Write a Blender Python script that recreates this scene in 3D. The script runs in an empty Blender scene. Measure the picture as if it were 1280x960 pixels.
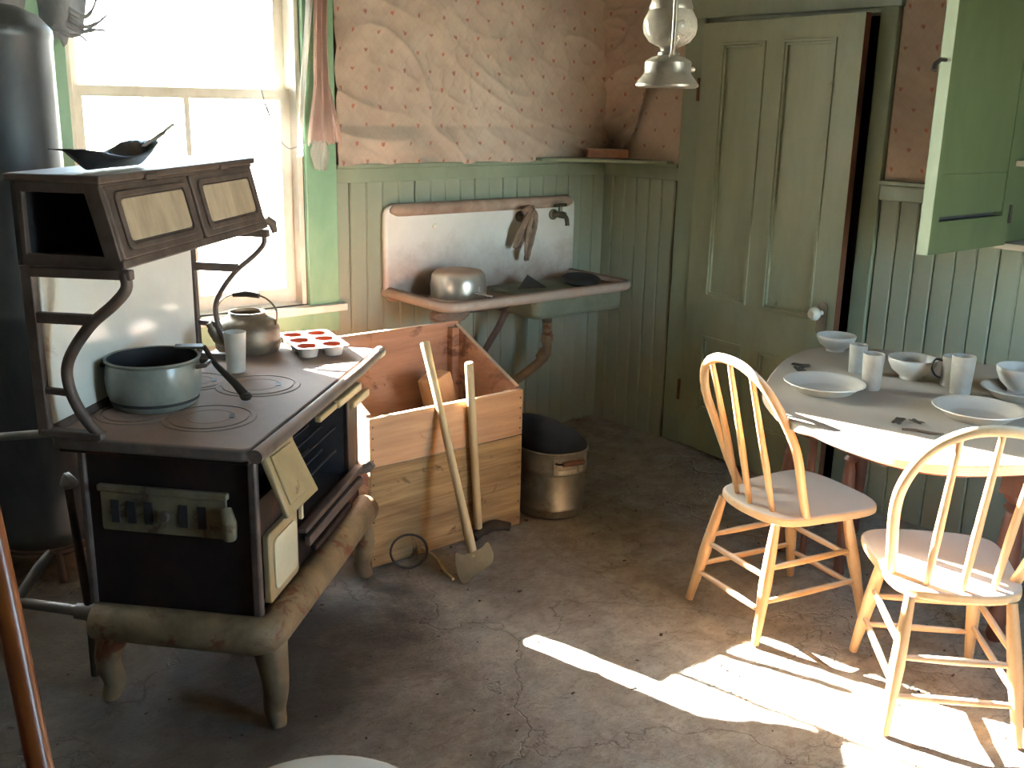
import bpy, bmesh, math, random
from mathutils import Vector, Matrix, noise
random.seed(7)
PI = math.pi
S = bpy.context.scene
COL = S.collection

# ------------------------------------------------------------------ camera
cam_d = bpy.data.cameras.new('camera')
cam = bpy.data.objects.new('camera', cam_d); COL.objects.link(cam)
cam_d.sensor_fit = 'HORIZONTAL'; cam_d.sensor_width = 36.0
cam_d.lens = 1291.5/1280*36.0
cam_d.clip_start = 0.05; cam_d.clip_end = 200
yaw, pitch, roll = 0.6864, 0.2647, 0.0217
fw = Vector((math.sin(yaw)*math.cos(pitch), math.cos(yaw)*math.cos(pitch), -math.sin(pitch)))
r0 = Vector((math.cos(yaw), -math.sin(yaw), 0)); u0 = r0.cross(fw)
rt = r0*math.cos(roll)+u0*math.sin(roll); up = u0*math.cos(roll)-r0*math.sin(roll)
cam.matrix_world = Matrix(((rt.x, up.x, -fw.x, -3.743), (rt.y, up.y, -fw.y, -3.865), (rt.z, up.z, -fw.z, 1.6), (0, 0, 0, 1)))
S.camera = cam

# ------------------------------------------------------------------ sky, sun, exposure
W = bpy.data.worlds.new('world'); S.world = W; W.use_nodes = True
wn = W.node_tree.nodes; wn.clear()
wo = wn.new('ShaderNodeOutputWorld'); wb = wn.new('ShaderNodeBackground'); ws = wn.new('ShaderNodeTexSky')
ws.sky_type = 'HOSEK_WILKIE'; ws.turbidity = 3.0; ws.ground_albedo = 0.6
SUN_AZ, SUN_EL = math.radians(-76.6), math.radians(25.3)
sdir = Vector((-math.cos(SUN_AZ)*math.cos(SUN_EL), -math.sin(SUN_AZ)*math.cos(SUN_EL), math.sin(SUN_EL)))
ws.sun_direction = sdir
hs = wn.new('ShaderNodeHueSaturation'); hs.inputs['Saturation'].default_value = 1.0
W.node_tree.links.new(ws.outputs[0], hs.inputs['Color'])
W.node_tree.links.new(hs.outputs[0], wb.inputs['Color'])
W.node_tree.links.new(wb.outputs[0], wo.inputs[0])
wb.inputs['Strength'].default_value = 40.0
sun_d = bpy.data.lights.new('sun', 'SUN'); sun_d.energy = 55.0; sun_d.angle = math.radians(0.6); sun_d.color = (1, .98, .95)
sun = bpy.data.objects.new('sun', sun_d); COL.objects.link(sun)
sun.rotation_euler = sdir.to_track_quat('Z', 'Y').to_euler(); sun.location = (-2, 6, 5)
S.view_settings.view_transform = 'Standard'; S.view_settings.look = 'None'
S.view_settings.gamma = 1.0; S.view_settings.use_curve_mapping = False
S.view_settings.exposure = 2.55
S.cycles.use_denoising = True
S.cycles.max_bounces = 10; S.cycles.diffuse_bounces = 6; S.cycles.transparent_max_bounces = 16
S.cycles.sample_clamp_indirect = 8.0
S.cycles.caustics_reflective = False; S.cycles.caustics_refractive = False

# ------------------------------------------------------------------ helpers
class B:
    """collects shapes into one mesh"""
    def __init__(s): s.bm = bmesh.new()
    def verts(s, co, faces):
        vs = [s.bm.verts.new(c) for c in co]
        for f in faces:
            try: s.bm.faces.new([vs[i] for i in f])
            except ValueError: pass
        return s
    def box(s, x0, x1, y0, y1, z0, z1, m=None):
        co = [Vector((x, y, z)) for x in (x0, x1) for y in (y0, y1) for z in (z0, z1)]
        if m is not None: co = [m @ c for c in co]
        return s.verts(co, [(0, 1, 3, 2), (4, 6, 7, 5), (0, 4, 5, 1), (2, 3, 7, 6), (0, 2, 6, 4), (1, 5, 7, 3)])
    def bar(s, p0, p1, w, h, upv=(0, 0, 1), w1=None, h1=None):
        p0 = Vector(p0); p1 = Vector(p1); d = (p1-p0).normalized(); upv = Vector(upv)
        sd = d.cross(upv)
        if sd.length < 1e-4: sd = d.cross(Vector((1, 0, 0)))
        sd.normalize(); u = sd.cross(d).normalized()
        w1 = w if w1 is None else w1; h1 = h if h1 is None else h1
        co = []
        for p, a, b in ((p0, w, h), (p1, w1, h1)):
            co += [p-sd*a/2-u*b/2, p+sd*a/2-u*b/2, p+sd*a/2+u*b/2, p-sd*a/2+u*b/2]
        return s.verts(co, [(3, 2, 1, 0), (4, 5, 6, 7), (0, 1, 5, 4), (1, 2, 6, 5), (2, 3, 7, 6), (3, 0, 4, 7)])
    def tube(s, pts, r, seg=10, flat=1.0, upv=None, closed=False):
        pts = [Vector(p) for p in pts]; n = len(pts)
        rs = r if isinstance(r, (list, tuple)) else [r]*n
        tans = []
        for i in range(n):
            a = pts[(i-1) % n] if (closed or i > 0) else pts[i]
            b = pts[(i+1) % n] if (closed or i < n-1) else pts[i]
            tans.append((b-a).normalized())
        t0 = tans[0]; ref = Vector(upv) if upv else (Vector((0, 0, 1)) if abs(t0.z) < .9 else Vector((1, 0, 0)))
        nrm = (ref-t0*ref.dot(t0)).normalized(); rings = []
        for i in range(n):
            t = tans[i]; nrm = (nrm-t*nrm.dot(t))
            if nrm.length < 1e-5: nrm = t.orthogonal()
            nrm.normalize(); bn = t.cross(nrm)
            rings.append([s.bm.verts.new(pts[i]+nrm*(math.cos(2*PI*k/seg)*rs[i]*flat)+bn*(math.sin(2*PI*k/seg)*rs[i])) for k in range(seg)])
        m = n if closed else n-1
        for i in range(m):
            A, Q = rings[i], rings[(i+1) % n]
            for k in range(seg): s.bm.faces.new((A[k], A[(k+1) % seg], Q[(k+1) % seg], Q[k]))
        if not closed:
            s.bm.faces.new(list(reversed(rings[0]))); s.bm.faces.new(rings[-1])
        return s
    def lathe(s, prof, seg=32, m=None, sx=1.0, sy=1.0, caps=False):
        m = m or Matrix(); rings = []
        for (r, z) in prof:
            if r < 1e-5: rings.append([s.bm.verts.new(m @ Vector((0, 0, z)))])
            else: rings.append([s.bm.verts.new(m @ Vector((r*sx*math.cos(2*PI*k/seg), r*sy*math.sin(2*PI*k/seg), z))) for k in range(seg)])
        for A, Q in zip(rings[:-1], rings[1:]):
            if len(A) == 1 and len(Q) == 1: continue
            for k in range(seg):
                j = (k+1) % seg
                if len(A) == 1: s.bm.faces.new((A[0], Q[j], Q[k]))
                elif len(Q) == 1: s.bm.faces.new((A[k], A[j], Q[0]))
                else: s.bm.faces.new((A[k], A[j], Q[j], Q[k]))
        if caps:
            for R, rev in ((rings[0], True), (rings[-1], False)):
                if len(R) > 1: s.bm.faces.new(list(reversed(R)) if rev else R)
        return s
    def prism(s, poly, z0, z1, m=None):
        m = m or Matrix(); n = len(poly)
        lo = [s.bm.verts.new(m @ Vector((p[0], p[1], z0))) for p in poly]
        hi = [s.bm.verts.new(m @ Vector((p[0], p[1], z1))) for p in poly]
        s.bm.faces.new(list(reversed(lo))); s.bm.faces.new(hi)
        for i in range(n): s.bm.faces.new((lo[i], lo[(i+1) % n], hi[(i+1) % n], hi[i]))
        return s
    def ring_prism(s, outer, inner, z0, z1, m=None):
        m = m or Matrix(); n = len(outer)
        L = [[s.bm.verts.new(m @ Vector((p[0], p[1], z))) for p in pl] for pl in (outer, inner) for z in (z0, z1)]
        ol, oh, il, ih = L
        for i in range(n):
            j = (i+1) % n
            s.bm.faces.new((ol[i], ol[j], oh[j], oh[i])); s.bm.faces.new((il[j], il[i], ih[i], ih[j]))
            s.bm.faces.new((oh[i], oh[j], ih[j], ih[i])); s.bm.faces.new((ol[j], ol[i], il[i], il[j]))
        return s
    def grid(s, nu, nv, fn, closed_u=False):
        V = [[s.bm.verts.new(fn(i/nu, j/nv)) for j in range(nv+1)] for i in range(nu if closed_u else nu+1)]
        for i in range(nu):
            for j in range(nv):
                a = V[i]; b = V[(i+1) % nu] if closed_u else V[i+1]
                s.bm.faces.new((a[j], b[j], b[j+1], a[j+1]))
        return s
    def build(s, name, mat, parent=None, bev=0.0, smooth=True, ang=40, solid=0.0, sub=0, seg=2):
        bmesh.ops.recalc_face_normals(s.bm, faces=s.bm.faces)
        me = bpy.data.meshes.new(name); s.bm.to_mesh(me); s.bm.free()
        o = bpy.data.objects.new(name, me); COL.objects.link(o)
        if mat: me.materials.append(mat)
        if smooth:
            me.polygons.foreach_set('use_smooth', [True]*len(me.polygons))
            me.set_sharp_from_angle(angle=math.radians(ang))
        if parent: o.parent = parent
        if solid:
            md = o.modifiers.new('solid', 'SOLIDIFY'); md.thickness = solid; md.offset = 0
        if bev:
            md = o.modifiers.new('bevel', 'BEVEL'); md.width = bev; md.segments = seg; md.limit_method = 'ANGLE'; md.angle_limit = math.radians(35)
            md.harden_normals = False
        if sub:
            md = o.modifiers.new('sub', 'SUBSURF'); md.levels = sub; md.render_levels = sub
        return o

def tag(o, label=None, cat=None, group=None, kind=None):
    if label: o['label'] = label
    if cat: o['category'] = cat
    if group: o['group'] = group
    if kind: o['kind'] = kind
    return o
def thing(name, label, cat, loc=(0, 0, 0), rz=0.0, group=None, rot=None):
    o = bpy.data.objects.new(name, None); COL.objects.link(o); o.empty_display_size = .05
    o.location = loc; o.rotation_euler = rot if rot else (0, 0, rz)
    return tag(o, label, cat, group)
def kids(o): return [c for c in bpy.data.objects if c.parent == o]
def copy_tree(o, parent=None):
    c = o.copy(); COL.objects.link(c); c.parent = parent
    for ch in kids(o): copy_tree(ch, c)
    return c
def rrect(x0, x1, y0, y1, r, n=5):
    p = []
    for cx, cy, a in ((x1-r, y1-r, 0), (x0+r, y1-r, 90), (x0+r, y0+r, 180), (x1-r, y0+r, 270)):
        for k in range(n+1):
            t = math.radians(a+90*k/n); p.append((cx+r*math.cos(t), cy+r*math.sin(t)))
    return p
def catmull(P, n=6, closed=False):
    P = [Vector(p) for p in P]; out = []; m = len(P)
    rng = range(m) if closed else range(m-1)
    for i in rng:
        g = (lambda k: P[k % m]) if closed else (lambda k: P[max(0, min(m-1, k))])
        a, b, c, d = g(i-1), g(i), g(i+1), g(i+2)
        for k in range(n):
            t = k/n
            out.append(.5*((2*b)+(c-a)*t+(2*a-5*b+4*c-d)*t*t+(3*b-a-3*c+d)*t**3))
    if not closed: out.append(P[-1])
    return out
def frame(o, xa, ya):   # matrix whose local X, Y are xa, ya at origin o
    xa = Vector(xa).normalized(); ya = Vector(ya); za = xa.cross(ya).normalized(); ya = za.cross(xa)
    return Matrix(((xa.x, ya.x, za.x, o[0]), (xa.y, ya.y, za.y, o[1]), (xa.z, ya.z, za.z, o[2]), (0, 0, 0, 1)))

# ------------------------------------------------------------------ materials
def lin(c):
    return tuple(((v/255)/12.92 if v/255 <= .04045 else ((v/255+.055)/1.055)**2.4) for v in c)+(1,)
class NT:
    def __init__(s, name):
        s.m = bpy.data.materials.new(name); s.m.use_nodes = True; s.t = s.m.node_tree
        s.n = s.t.nodes; s.p = s.n['Principled BSDF']; s.co = s.n.new('ShaderNodeTexCoord')
    def L(s, a, b): s.t.links.new(a, b)
    def mapping(s, scale, src='Object'):
        mp = s.n.new('ShaderNodeMapping'); mp.inputs['Scale'].default_value = scale
        s.L(s.co.outputs[src], mp.inputs['Vector']); return mp.outputs[0]
    def noise(s, vec, scale, detail=6, rough=.6, dist=0):
        t = s.n.new('ShaderNodeTexNoise'); t.inputs['Scale'].default_value = scale; t.inputs['Detail'].default_value = detail
        t.inputs['Roughness'].default_value = rough; t.inputs['Distortion'].default_value = dist
        s.L(vec, t.inputs['Vector']); return t.outputs['Fac']
    def ramp(s, f, stops):
        r = s.n.new('ShaderNodeValToRGB'); e = r.color_ramp.elements
        while len(e) < len(stops): e.new(.5)
        for el, (p, c) in zip(e, stops): el.position = p; el.color = c if len(c) == 4 else c+(1,)
        s.L(f, r.inputs[0]); return r.outputs[0]
    def mix(s, f, a, b, mode='MIX'):
        m = s.n.new('ShaderNodeMix'); m.data_type = 'RGBA'; m.blend_type = mode
        for k, v in ((0, f), (6, a), (7, b)):
            if isinstance(v, (int, float)): m.inputs[k].default_value = v
            elif isinstance(v, tuple): m.inputs[k].default_value = v
            else: s.L(v, m.inputs[k])
        return m.outputs[2]
    def math(s, op, a, b=0.0, c=None, clamp=False):
        m = s.n.new('ShaderNodeMath'); m.operation = op; m.use_clamp = clamp
        for k, v in ((0, a), (1, b), (2, c)):
            if v is None: continue
            if isinstance(v, (int, float)): m.inputs[k].default_value = v
            else: s.L(v, m.inputs[k])
        return m.outputs[0]
    def bump(s, h, strength, dist=.01):
        b = s.n.new('ShaderNodeBump'); b.inputs['Strength'].default_value = strength; b.inputs['Distance'].default_value = dist
        s.L(h, b.inputs['Height']); s.L(b.outputs[0], s.p.inputs['Normal'])
    def upness(s, lo=.5, hi=.9):
        g = s.n.new('ShaderNodeNewGeometry'); x = s.n.new('ShaderNodeSeparateXYZ'); s.L(g.outputs['Normal'], x.inputs[0])
        r = s.n.new('ShaderNodeMapRange'); r.inputs[1].default_value = lo; r.inputs[2].default_value = hi; s.L(x.outputs[2], r.inputs[0])
        return r.outputs[0]

def mk(name, c1, c2, scale=8, stretch=(1, 1, 1), rough=.75, metal=0.0, bump=.15, dust=None, dust_amt=.85, c3=None, spot=None, spot_lo=.6, spot_scale=5, bscale=None, lo=.35, hi=.65, zstain=None):
    """two-tone noise paint / wood / metal, optional settled dust on upward faces and patches of a third colour"""
    t = NT(name); v = t.mapping(stretch)
    f = t.noise(v, scale, 8, .65, .3)
    c = t.ramp(f, [(lo, lin(c1)), (hi, lin(c2))])
    if c3:
        f2 = t.noise(t.mapping((1, 1, 1)), spot_scale, 5, .7, .5)
        k = t.ramp(f2, [(spot_lo, (0, 0, 0, 1)), (spot_lo+.08, (1, 1, 1, 1))])
        c = t.mix(k, c, lin(c3))
    if zstain:      # grime that has crept up from the bottom edge, ragged top
        z0, z1, zc = zstain; sx = t.n.new('ShaderNodeSeparateXYZ'); t.L(t.co.outputs['Object'], sx.inputs[0])
        zz = t.math('ADD', sx.outputs[2], t.math('MULTIPLY', t.math('SUBTRACT', t.noise(t.mapping((1, 1, 1)), 5, 6, .7), .5), .35))
        mr = t.n.new('ShaderNodeMapRange'); mr.inputs[1].default_value = z1; mr.inputs[2].default_value = z0; t.L(zz, mr.inputs[0])
        c = t.mix(t.math('MULTIPLY', mr.outputs[0], .8), c, lin(zc))
    if metal: t.p.inputs['Metallic'].default_value = metal
    t.p.inputs['Roughness'].default_value = rough
    if dust:
        up_ = t.upness()
        dn = t.ramp(t.noise(t.mapping((1, 1, 1)), 14, 6, .7), [(.3, (.8,)*3+(1,)), (.7, (1,)*3+(1,))])
        k = t.math('MULTIPLY', t.math('MULTIPLY', up_, dn), dust_amt)
        c = t.mix(k, c, lin(dust))
        rr = t.math('MULTIPLY_ADD', k, .95-rough, rough); t.L(rr, t.p.inputs['Roughness'])
        if metal: t.L(t.math('MULTIPLY_ADD', k, -metal, metal), t.p.inputs['Metallic'])
    t.L(c, t.p.inputs['Base Color'])
    if bump: t.bump(t.noise(v, bscale or scale*3, 8, .7), bump, .006)
    return t.m

DUST = (176, 168, 156)
GREEN = mk('green_board_paint', (138, 145, 124), (148, 154, 134), 3, (1, 1, .35), .6, bump=.12, c3=(122, 122, 98), spot_lo=.68, spot_scale=4)
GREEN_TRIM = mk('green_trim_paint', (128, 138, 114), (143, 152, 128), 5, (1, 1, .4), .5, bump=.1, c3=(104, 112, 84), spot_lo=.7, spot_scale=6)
GREEN_DOOR = mk('green_door_paint', (136, 142, 116), (150, 156, 128), 6, (1, 1, .3), .5, bump=.1, c3=(98, 100, 74), spot_lo=.68, spot_scale=5)
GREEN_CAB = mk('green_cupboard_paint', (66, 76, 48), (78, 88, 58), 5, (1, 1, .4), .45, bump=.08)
GREEN_WIN = mk('window_green_paint', (120, 160, 128), (142, 180, 144), 5, (1, 1, .4), .45, bump=.1, c3=(120, 130, 100), spot_lo=.68)
SASH = mk('sash_paint', (206, 200, 184), (226, 220, 206), 9, (1, 1, .5), .6, bump=.15)
PLASTER = mk('old_plaster', (92, 84, 70), (112, 102, 86), 2, bump=.15)
CEIL = mk('ceiling_boards', (120, 112, 96), (140, 130, 112), 2, bump=.1)
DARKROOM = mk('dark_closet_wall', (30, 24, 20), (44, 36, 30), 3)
BARE = mk('bare_door_edge', (84, 48, 28), (110, 66, 40), 8, (1, 1, .3), .7)
# wood
BINWOOD = mk('bin_orange_plank', (170, 126, 90), (200, 156, 114), 5, (.35, 1.5, 5), .75, bump=.25, c3=(126, 78, 48), spot_lo=.66, spot_scale=6, dust=(214, 192, 164), dust_amt=.8)
BINGREY = mk('bin_weathered_plank', (118, 88, 54), (170, 138, 92), 6, (.35, 1.2, 6), .8, bump=.35, c3=(84, 62, 38), spot_lo=.62, spot_scale=9, dust=(214, 192, 164), dust_amt=.8)
BININ = mk('bin_inner_plank', (140, 98, 78), (172, 126, 102), 4, (.5, 1, 4), .8, bump=.25, c3=(104, 70, 56), spot_lo=.58, spot_scale=5, dust=(214, 192, 164), dust_amt=.8)
FIREWOOD = mk('split_firewood', (150, 108, 82), (186, 146, 112), 10, (1, 1, .3), .85, bump=.35)
HONEY = mk('honey_chair_wood', (178, 134, 90), (206, 166, 120), 6, (1, 1, .3), .45, bump=.1, dust=(214, 202, 184), dust_amt=.9)
SEATWOOD = mk('dusty_seat_wood', (182, 140, 96), (206, 168, 122), 5, (.3, 2, 1), .6, bump=.15, dust=(190, 182, 172), dust_amt=1.0)
BROWN = mk('dark_chair_wood', (116, 58, 24), (150, 84, 36), 6, (1, 1, .3), .3, bump=.06)
TABLETOP = mk('dusty_table_top', (166, 152, 132), (186, 172, 152), 6, (1, .4, 1), .8, bump=.2, dust=(164, 152, 138), dust_amt=1.0)
TABLEWOOD = mk('red_brown_table_wood', (74, 42, 30), (100, 58, 40), 7, (1, 1, .3), .5, bump=.1)
HANDLE = mk('worn_handle_wood', (176, 152, 112), (204, 182, 140), 6, (1, 1, .2), .7, bump=.2)
# metals
CAST = mk('brown_cast_iron', (80, 68, 62), (108, 94, 86), 10, rough=.55, metal=.35, bump=.2, c3=(92, 64, 52), spot_lo=.6, spot_scale=6)
CASTBLACK = mk('black_cast_iron', (32, 27, 27), (56, 42, 38), 7, rough=.55, metal=.4, bump=.25, c3=(84, 44, 32), spot_lo=.58, spot_scale=4)
TOPIRON = mk('dusty_stove_top', (88, 78, 72), (118, 106, 98), 9, rough=.5, metal=.3, bump=.3, dust=(164, 138, 122), dust_amt=.85)
RUSTLEG = mk('rusted_leg_iron', (104, 86, 62), (146, 126, 94), 7, rough=.6, metal=.2, bump=.35, c3=(112, 66, 42), spot_lo=.54, spot_scale=8)
TANENAMEL = mk('tan_stove_enamel', (146, 128, 92), (172, 152, 112), 6, rough=.35, bump=.08, c3=(104, 78, 50), spot_lo=.64, spot_scale=9)
VENT = mk('shaded_vent_enamel', (96, 88, 68), (128, 118, 92), 7, rough=.5, bump=.12, c3=(72, 54, 40), spot_lo=.56, spot_scale=10)  # tan enamel copy darkened to hold the shade of the near side
CREAM = mk('cream_enamel', (196, 188, 156), (214, 206, 176), 4, rough=.25, bump=.04, c3=(150, 128, 96), spot_lo=.7, spot_scale=6)
CLOSETPANEL = mk('dusty_enamel_panel', (150, 132, 110), (186, 170, 146), 4, (4, 1, 1), .35, bump=.05)
WHITEEN = mk('white_enamel', (214, 210, 200), (228, 224, 214), 3, rough=.15, bump=.03, c3=(190, 170, 158), spot_lo=.62, spot_scale=3)
SINKDUST = mk('dust_caked_enamel', (146, 120, 104), (178, 152, 134), 9, rough=.9, bump=.2)
SINKEN = mk('sink_enamel', (214, 212, 204), (228, 226, 218), 3, rough=.2, bump=.03, dust=(128, 102, 86), dust_amt=1.0, c3=(188, 172, 160), spot_lo=.66, spot_scale=4, zstain=(.78, 1.0, (150, 122, 104)))
TIN = mk('dull_tin', (150, 146, 138), (186, 182, 172), 7, rough=.38, metal=.8, bump=.12, dust=(170, 150, 130), dust_amt=.9, c3=(120, 104, 88), spot_lo=.64, spot_scale=9)
ALU = mk('dusty_aluminium', (196, 186, 172), (222, 214, 202), 6, rough=.3, metal=.75, bump=.08, dust=(190, 158, 134), dust_amt=.95)
GREYENAMEL = mk('grey_green_enamelware', (112, 116, 108), (138, 140, 130), 9, rough=.3, bump=.06, c3=(96, 90, 72), spot_lo=.66, spot_scale=12)
DARKIN = mk('dark_inside', (30, 30, 34), (48, 46, 48), 6, rough=.7, bump=.1)  # dark tone shared by linings, racks and solid stand-ins for slots
KETTLE = mk('tarnished_kettle', (96, 86, 74), (140, 126, 106), 8, rough=.48, metal=.55, bump=.12, c3=(74, 62, 48), spot_lo=.6, spot_scale=8)
DARKTIN = mk('dark_sheet_metal', (58, 60, 66), (86, 88, 94), 8, rough=.4, metal=.6, bump=.15)
TANK = mk('grey_boiler_metal', (74, 80, 86), (100, 104, 108), 5, (1, 1, .4), .42, metal=.5, bump=.1, c3=(92, 76, 64), spot_lo=.66, spot_scale=3)
PIPE = mk('grey_pipe', (120, 118, 116), (150, 146, 140), 9, rough=.5, metal=.4, bump=.15)
BRASS = mk('tarnished_tap', (84, 76, 62), (116, 106, 88), 12, rough=.45, metal=.6, bump=.15)
STEEL = mk('tan_dusty_axe_steel', (138, 122, 92), (168, 150, 116), 8, rough=.6, metal=.25, bump=.2)
DARKSTEEL = mk('dark_tool_steel', (46, 40, 34), (72, 62, 52), 8, rough=.6, metal=.4, bump=.2)
CROCK = mk('dusty_white_china', (178, 172, 160), (204, 199, 188), 5, rough=.35, bump=.05, dust=(176, 166, 154), dust_amt=1.0)
BUCKET = mk('galvanised_bucket', (136, 128, 112), (172, 164, 146), 10, rough=.42, metal=.7, bump=.15, c3=(104, 92, 76), spot_lo=.62, spot_scale=8)
LANTERN = mk('grey_lantern_tin', (120, 112, 100), (154, 146, 132), 10, rough=.38, metal=.6, bump=.12, dust=(160, 150, 132))
PORCELAIN = mk('porcelain_knob', (220, 212, 190), (232, 226, 206), 4, rough=.15, bump=0)
RAGM = mk('grimy_rag', (110, 92, 78), (146, 124, 106), 12, rough=.95, bump=.4)
def thin_cloth(name, c, tr):
    t = NT(name); n = t.n; n.remove(t.p)
    f = t.noise(t.mapping((1, 1, .3)), 14, 6, .7); col = t.ramp(f, [(.3, lin(tuple(int(v*.86) for v in c))), (.7, lin(c))])
    a = n.new('ShaderNodeBsdfTranslucent'); d = n.new('ShaderNodeBsdfDiffuse'); t.L(col, a.inputs[0]); t.L(col, d.inputs[0])
    m = n.new('ShaderNodeMixShader'); m.inputs[0].default_value = 1-tr
    t.L(a.outputs[0], m.inputs[1]); t.L(d.outputs[0], m.inputs[2]); t.L(m.outputs[0], n['Material Output'].inputs[0]); return t.m
CURTAINM = thin_cloth('faded_pink_curtain', (236, 206, 196), .4)
SHREDM = mk('dusty_curtain_shred', (120, 124, 130), (160, 164, 168), 8, (1, 1, .3), .95, bump=.3)
WHITECLOTH = thin_cloth('white_tieback', (240, 236, 228), .5)
BRICK = mk('brick_clay', (168, 110, 86), (196, 140, 112), 10, rough=.9, bump=.35, dust=(186, 160, 138))
BOWL_SHADE_DIRT = mk('dirt_and_shade_in_bowl', (74, 60, 50), (98, 82, 68), 9, rough=.95, bump=.2)  # dirt inside the bowls, darkened further with their shade painted in
SCRAP = mk('dark_scrap', (58, 50, 42), (86, 74, 62), 10, rough=.95, bump=.2)
TWIG = mk('pale_stick', (168, 148, 112), (196, 176, 138), 10, rough=.9, bump=.2)
RUSTCUP = mk('rusty_cup_bottom', (104, 54, 36), (134, 74, 50), 10, rough=.85, bump=.2)
GREYCUP = mk('dusty_grey_tumbler', (142, 134, 122), (168, 160, 148), 8, rough=.5, bump=.08, dust=(168, 156, 142))
MUFFIN = mk('pale_muffin_tin', (170, 168, 162), (192, 190, 184), 8, rough=.45, metal=.3, bump=.1)
DIRT = mk('outside_ground', (206, 196, 170), (224, 214, 190), 1.5, rough=1, bump=.2)

def floor_mat():
    t = NT('worn_dusty_linoleum'); v = t.mapping((1, 1, 1))
    a = t.noise(v, 1.3, 8, .62, .6); b = t.noise(v, 9, 8, .7, .4); d = t.noise(v, 55, 6, .7)
    c = t.ramp(a, [(.3, lin((130, 122, 108))), (.5, lin((160, 150, 134))), (.68, lin((184, 174, 158)))])
    c2 = t.ramp(b, [(.35, lin((112, 103, 90))), (.62, lin((184, 174, 158)))])
    c = t.mix(.5, c, c2); e3 = t.noise(t.mapping((1, 2.2, 1)), 22, 7, .75, 1.5); c = t.mix(t.math('MULTIPLY', t.ramp(e3, [(.50, (0, 0, 0, 1)), (.66, (1, 1, 1, 1))]), .5), c, lin((104, 94, 80)))
    k = t.ramp(d, [(.60, (0, 0, 0, 1)), (.72, (1, 1, 1, 1))]); c = t.mix(t.math('MULTIPLY', k, .55), c, lin((56, 46, 38)))
    k2 = t.ramp(t.noise(v, 2.6, 7, .75, 1.2), [(.60, (0, 0, 0, 1)), (.66, (1, 1, 1, 1))]); c = t.mix(t.math('MULTIPLY', k2, .4), c, lin((126, 100, 88)))
    cr = t.n.new('ShaderNodeTexVoronoi'); cr.feature = 'DISTANCE_TO_EDGE'; cr.inputs['Scale'].default_value = 1.1
    wv = t.n.new('ShaderNodeVectorMath'); wv.operation = 'ADD'
    nz = t.n.new('ShaderNodeTexNoise'); nz.inputs['Scale'].default_value = 3; nz.inputs['Detail'].default_value = 8; t.L(v, nz.inputs['Vector'])
    t.L(v, wv.inputs[0]); t.L(nz.outputs['Color'], wv.inputs[1]); t.L(wv.outputs[0], cr.inputs['Vector'])
    crk = t.ramp(cr.outputs['Distance'], [(0, (1, 1, 1, 1)), (.012, (0, 0, 0, 1))])
    c = t.mix(t.math('MULTIPLY', crk, .25), c, lin((60, 52, 44)))
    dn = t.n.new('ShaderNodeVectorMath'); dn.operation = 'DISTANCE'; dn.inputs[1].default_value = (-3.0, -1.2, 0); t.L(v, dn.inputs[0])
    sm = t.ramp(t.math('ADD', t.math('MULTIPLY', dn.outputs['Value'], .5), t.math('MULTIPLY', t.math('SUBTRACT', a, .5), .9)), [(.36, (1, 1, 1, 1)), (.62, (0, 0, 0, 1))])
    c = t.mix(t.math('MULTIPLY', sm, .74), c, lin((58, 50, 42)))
    t.L(c, t.p.inputs['Base Color']); t.p.inputs['Roughness'].default_value = .85
    h = t.math('MULTIPLY_ADD', b, .6, t.math('MULTIPLY_ADD', d, .4, t.math('MULTIPLY', crk, -.6)))
    t.bump(t.math('MULTIPLY_ADD', e3, -.8, h), .7, .025); return t.m
FLOOR = floor_mat()

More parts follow.
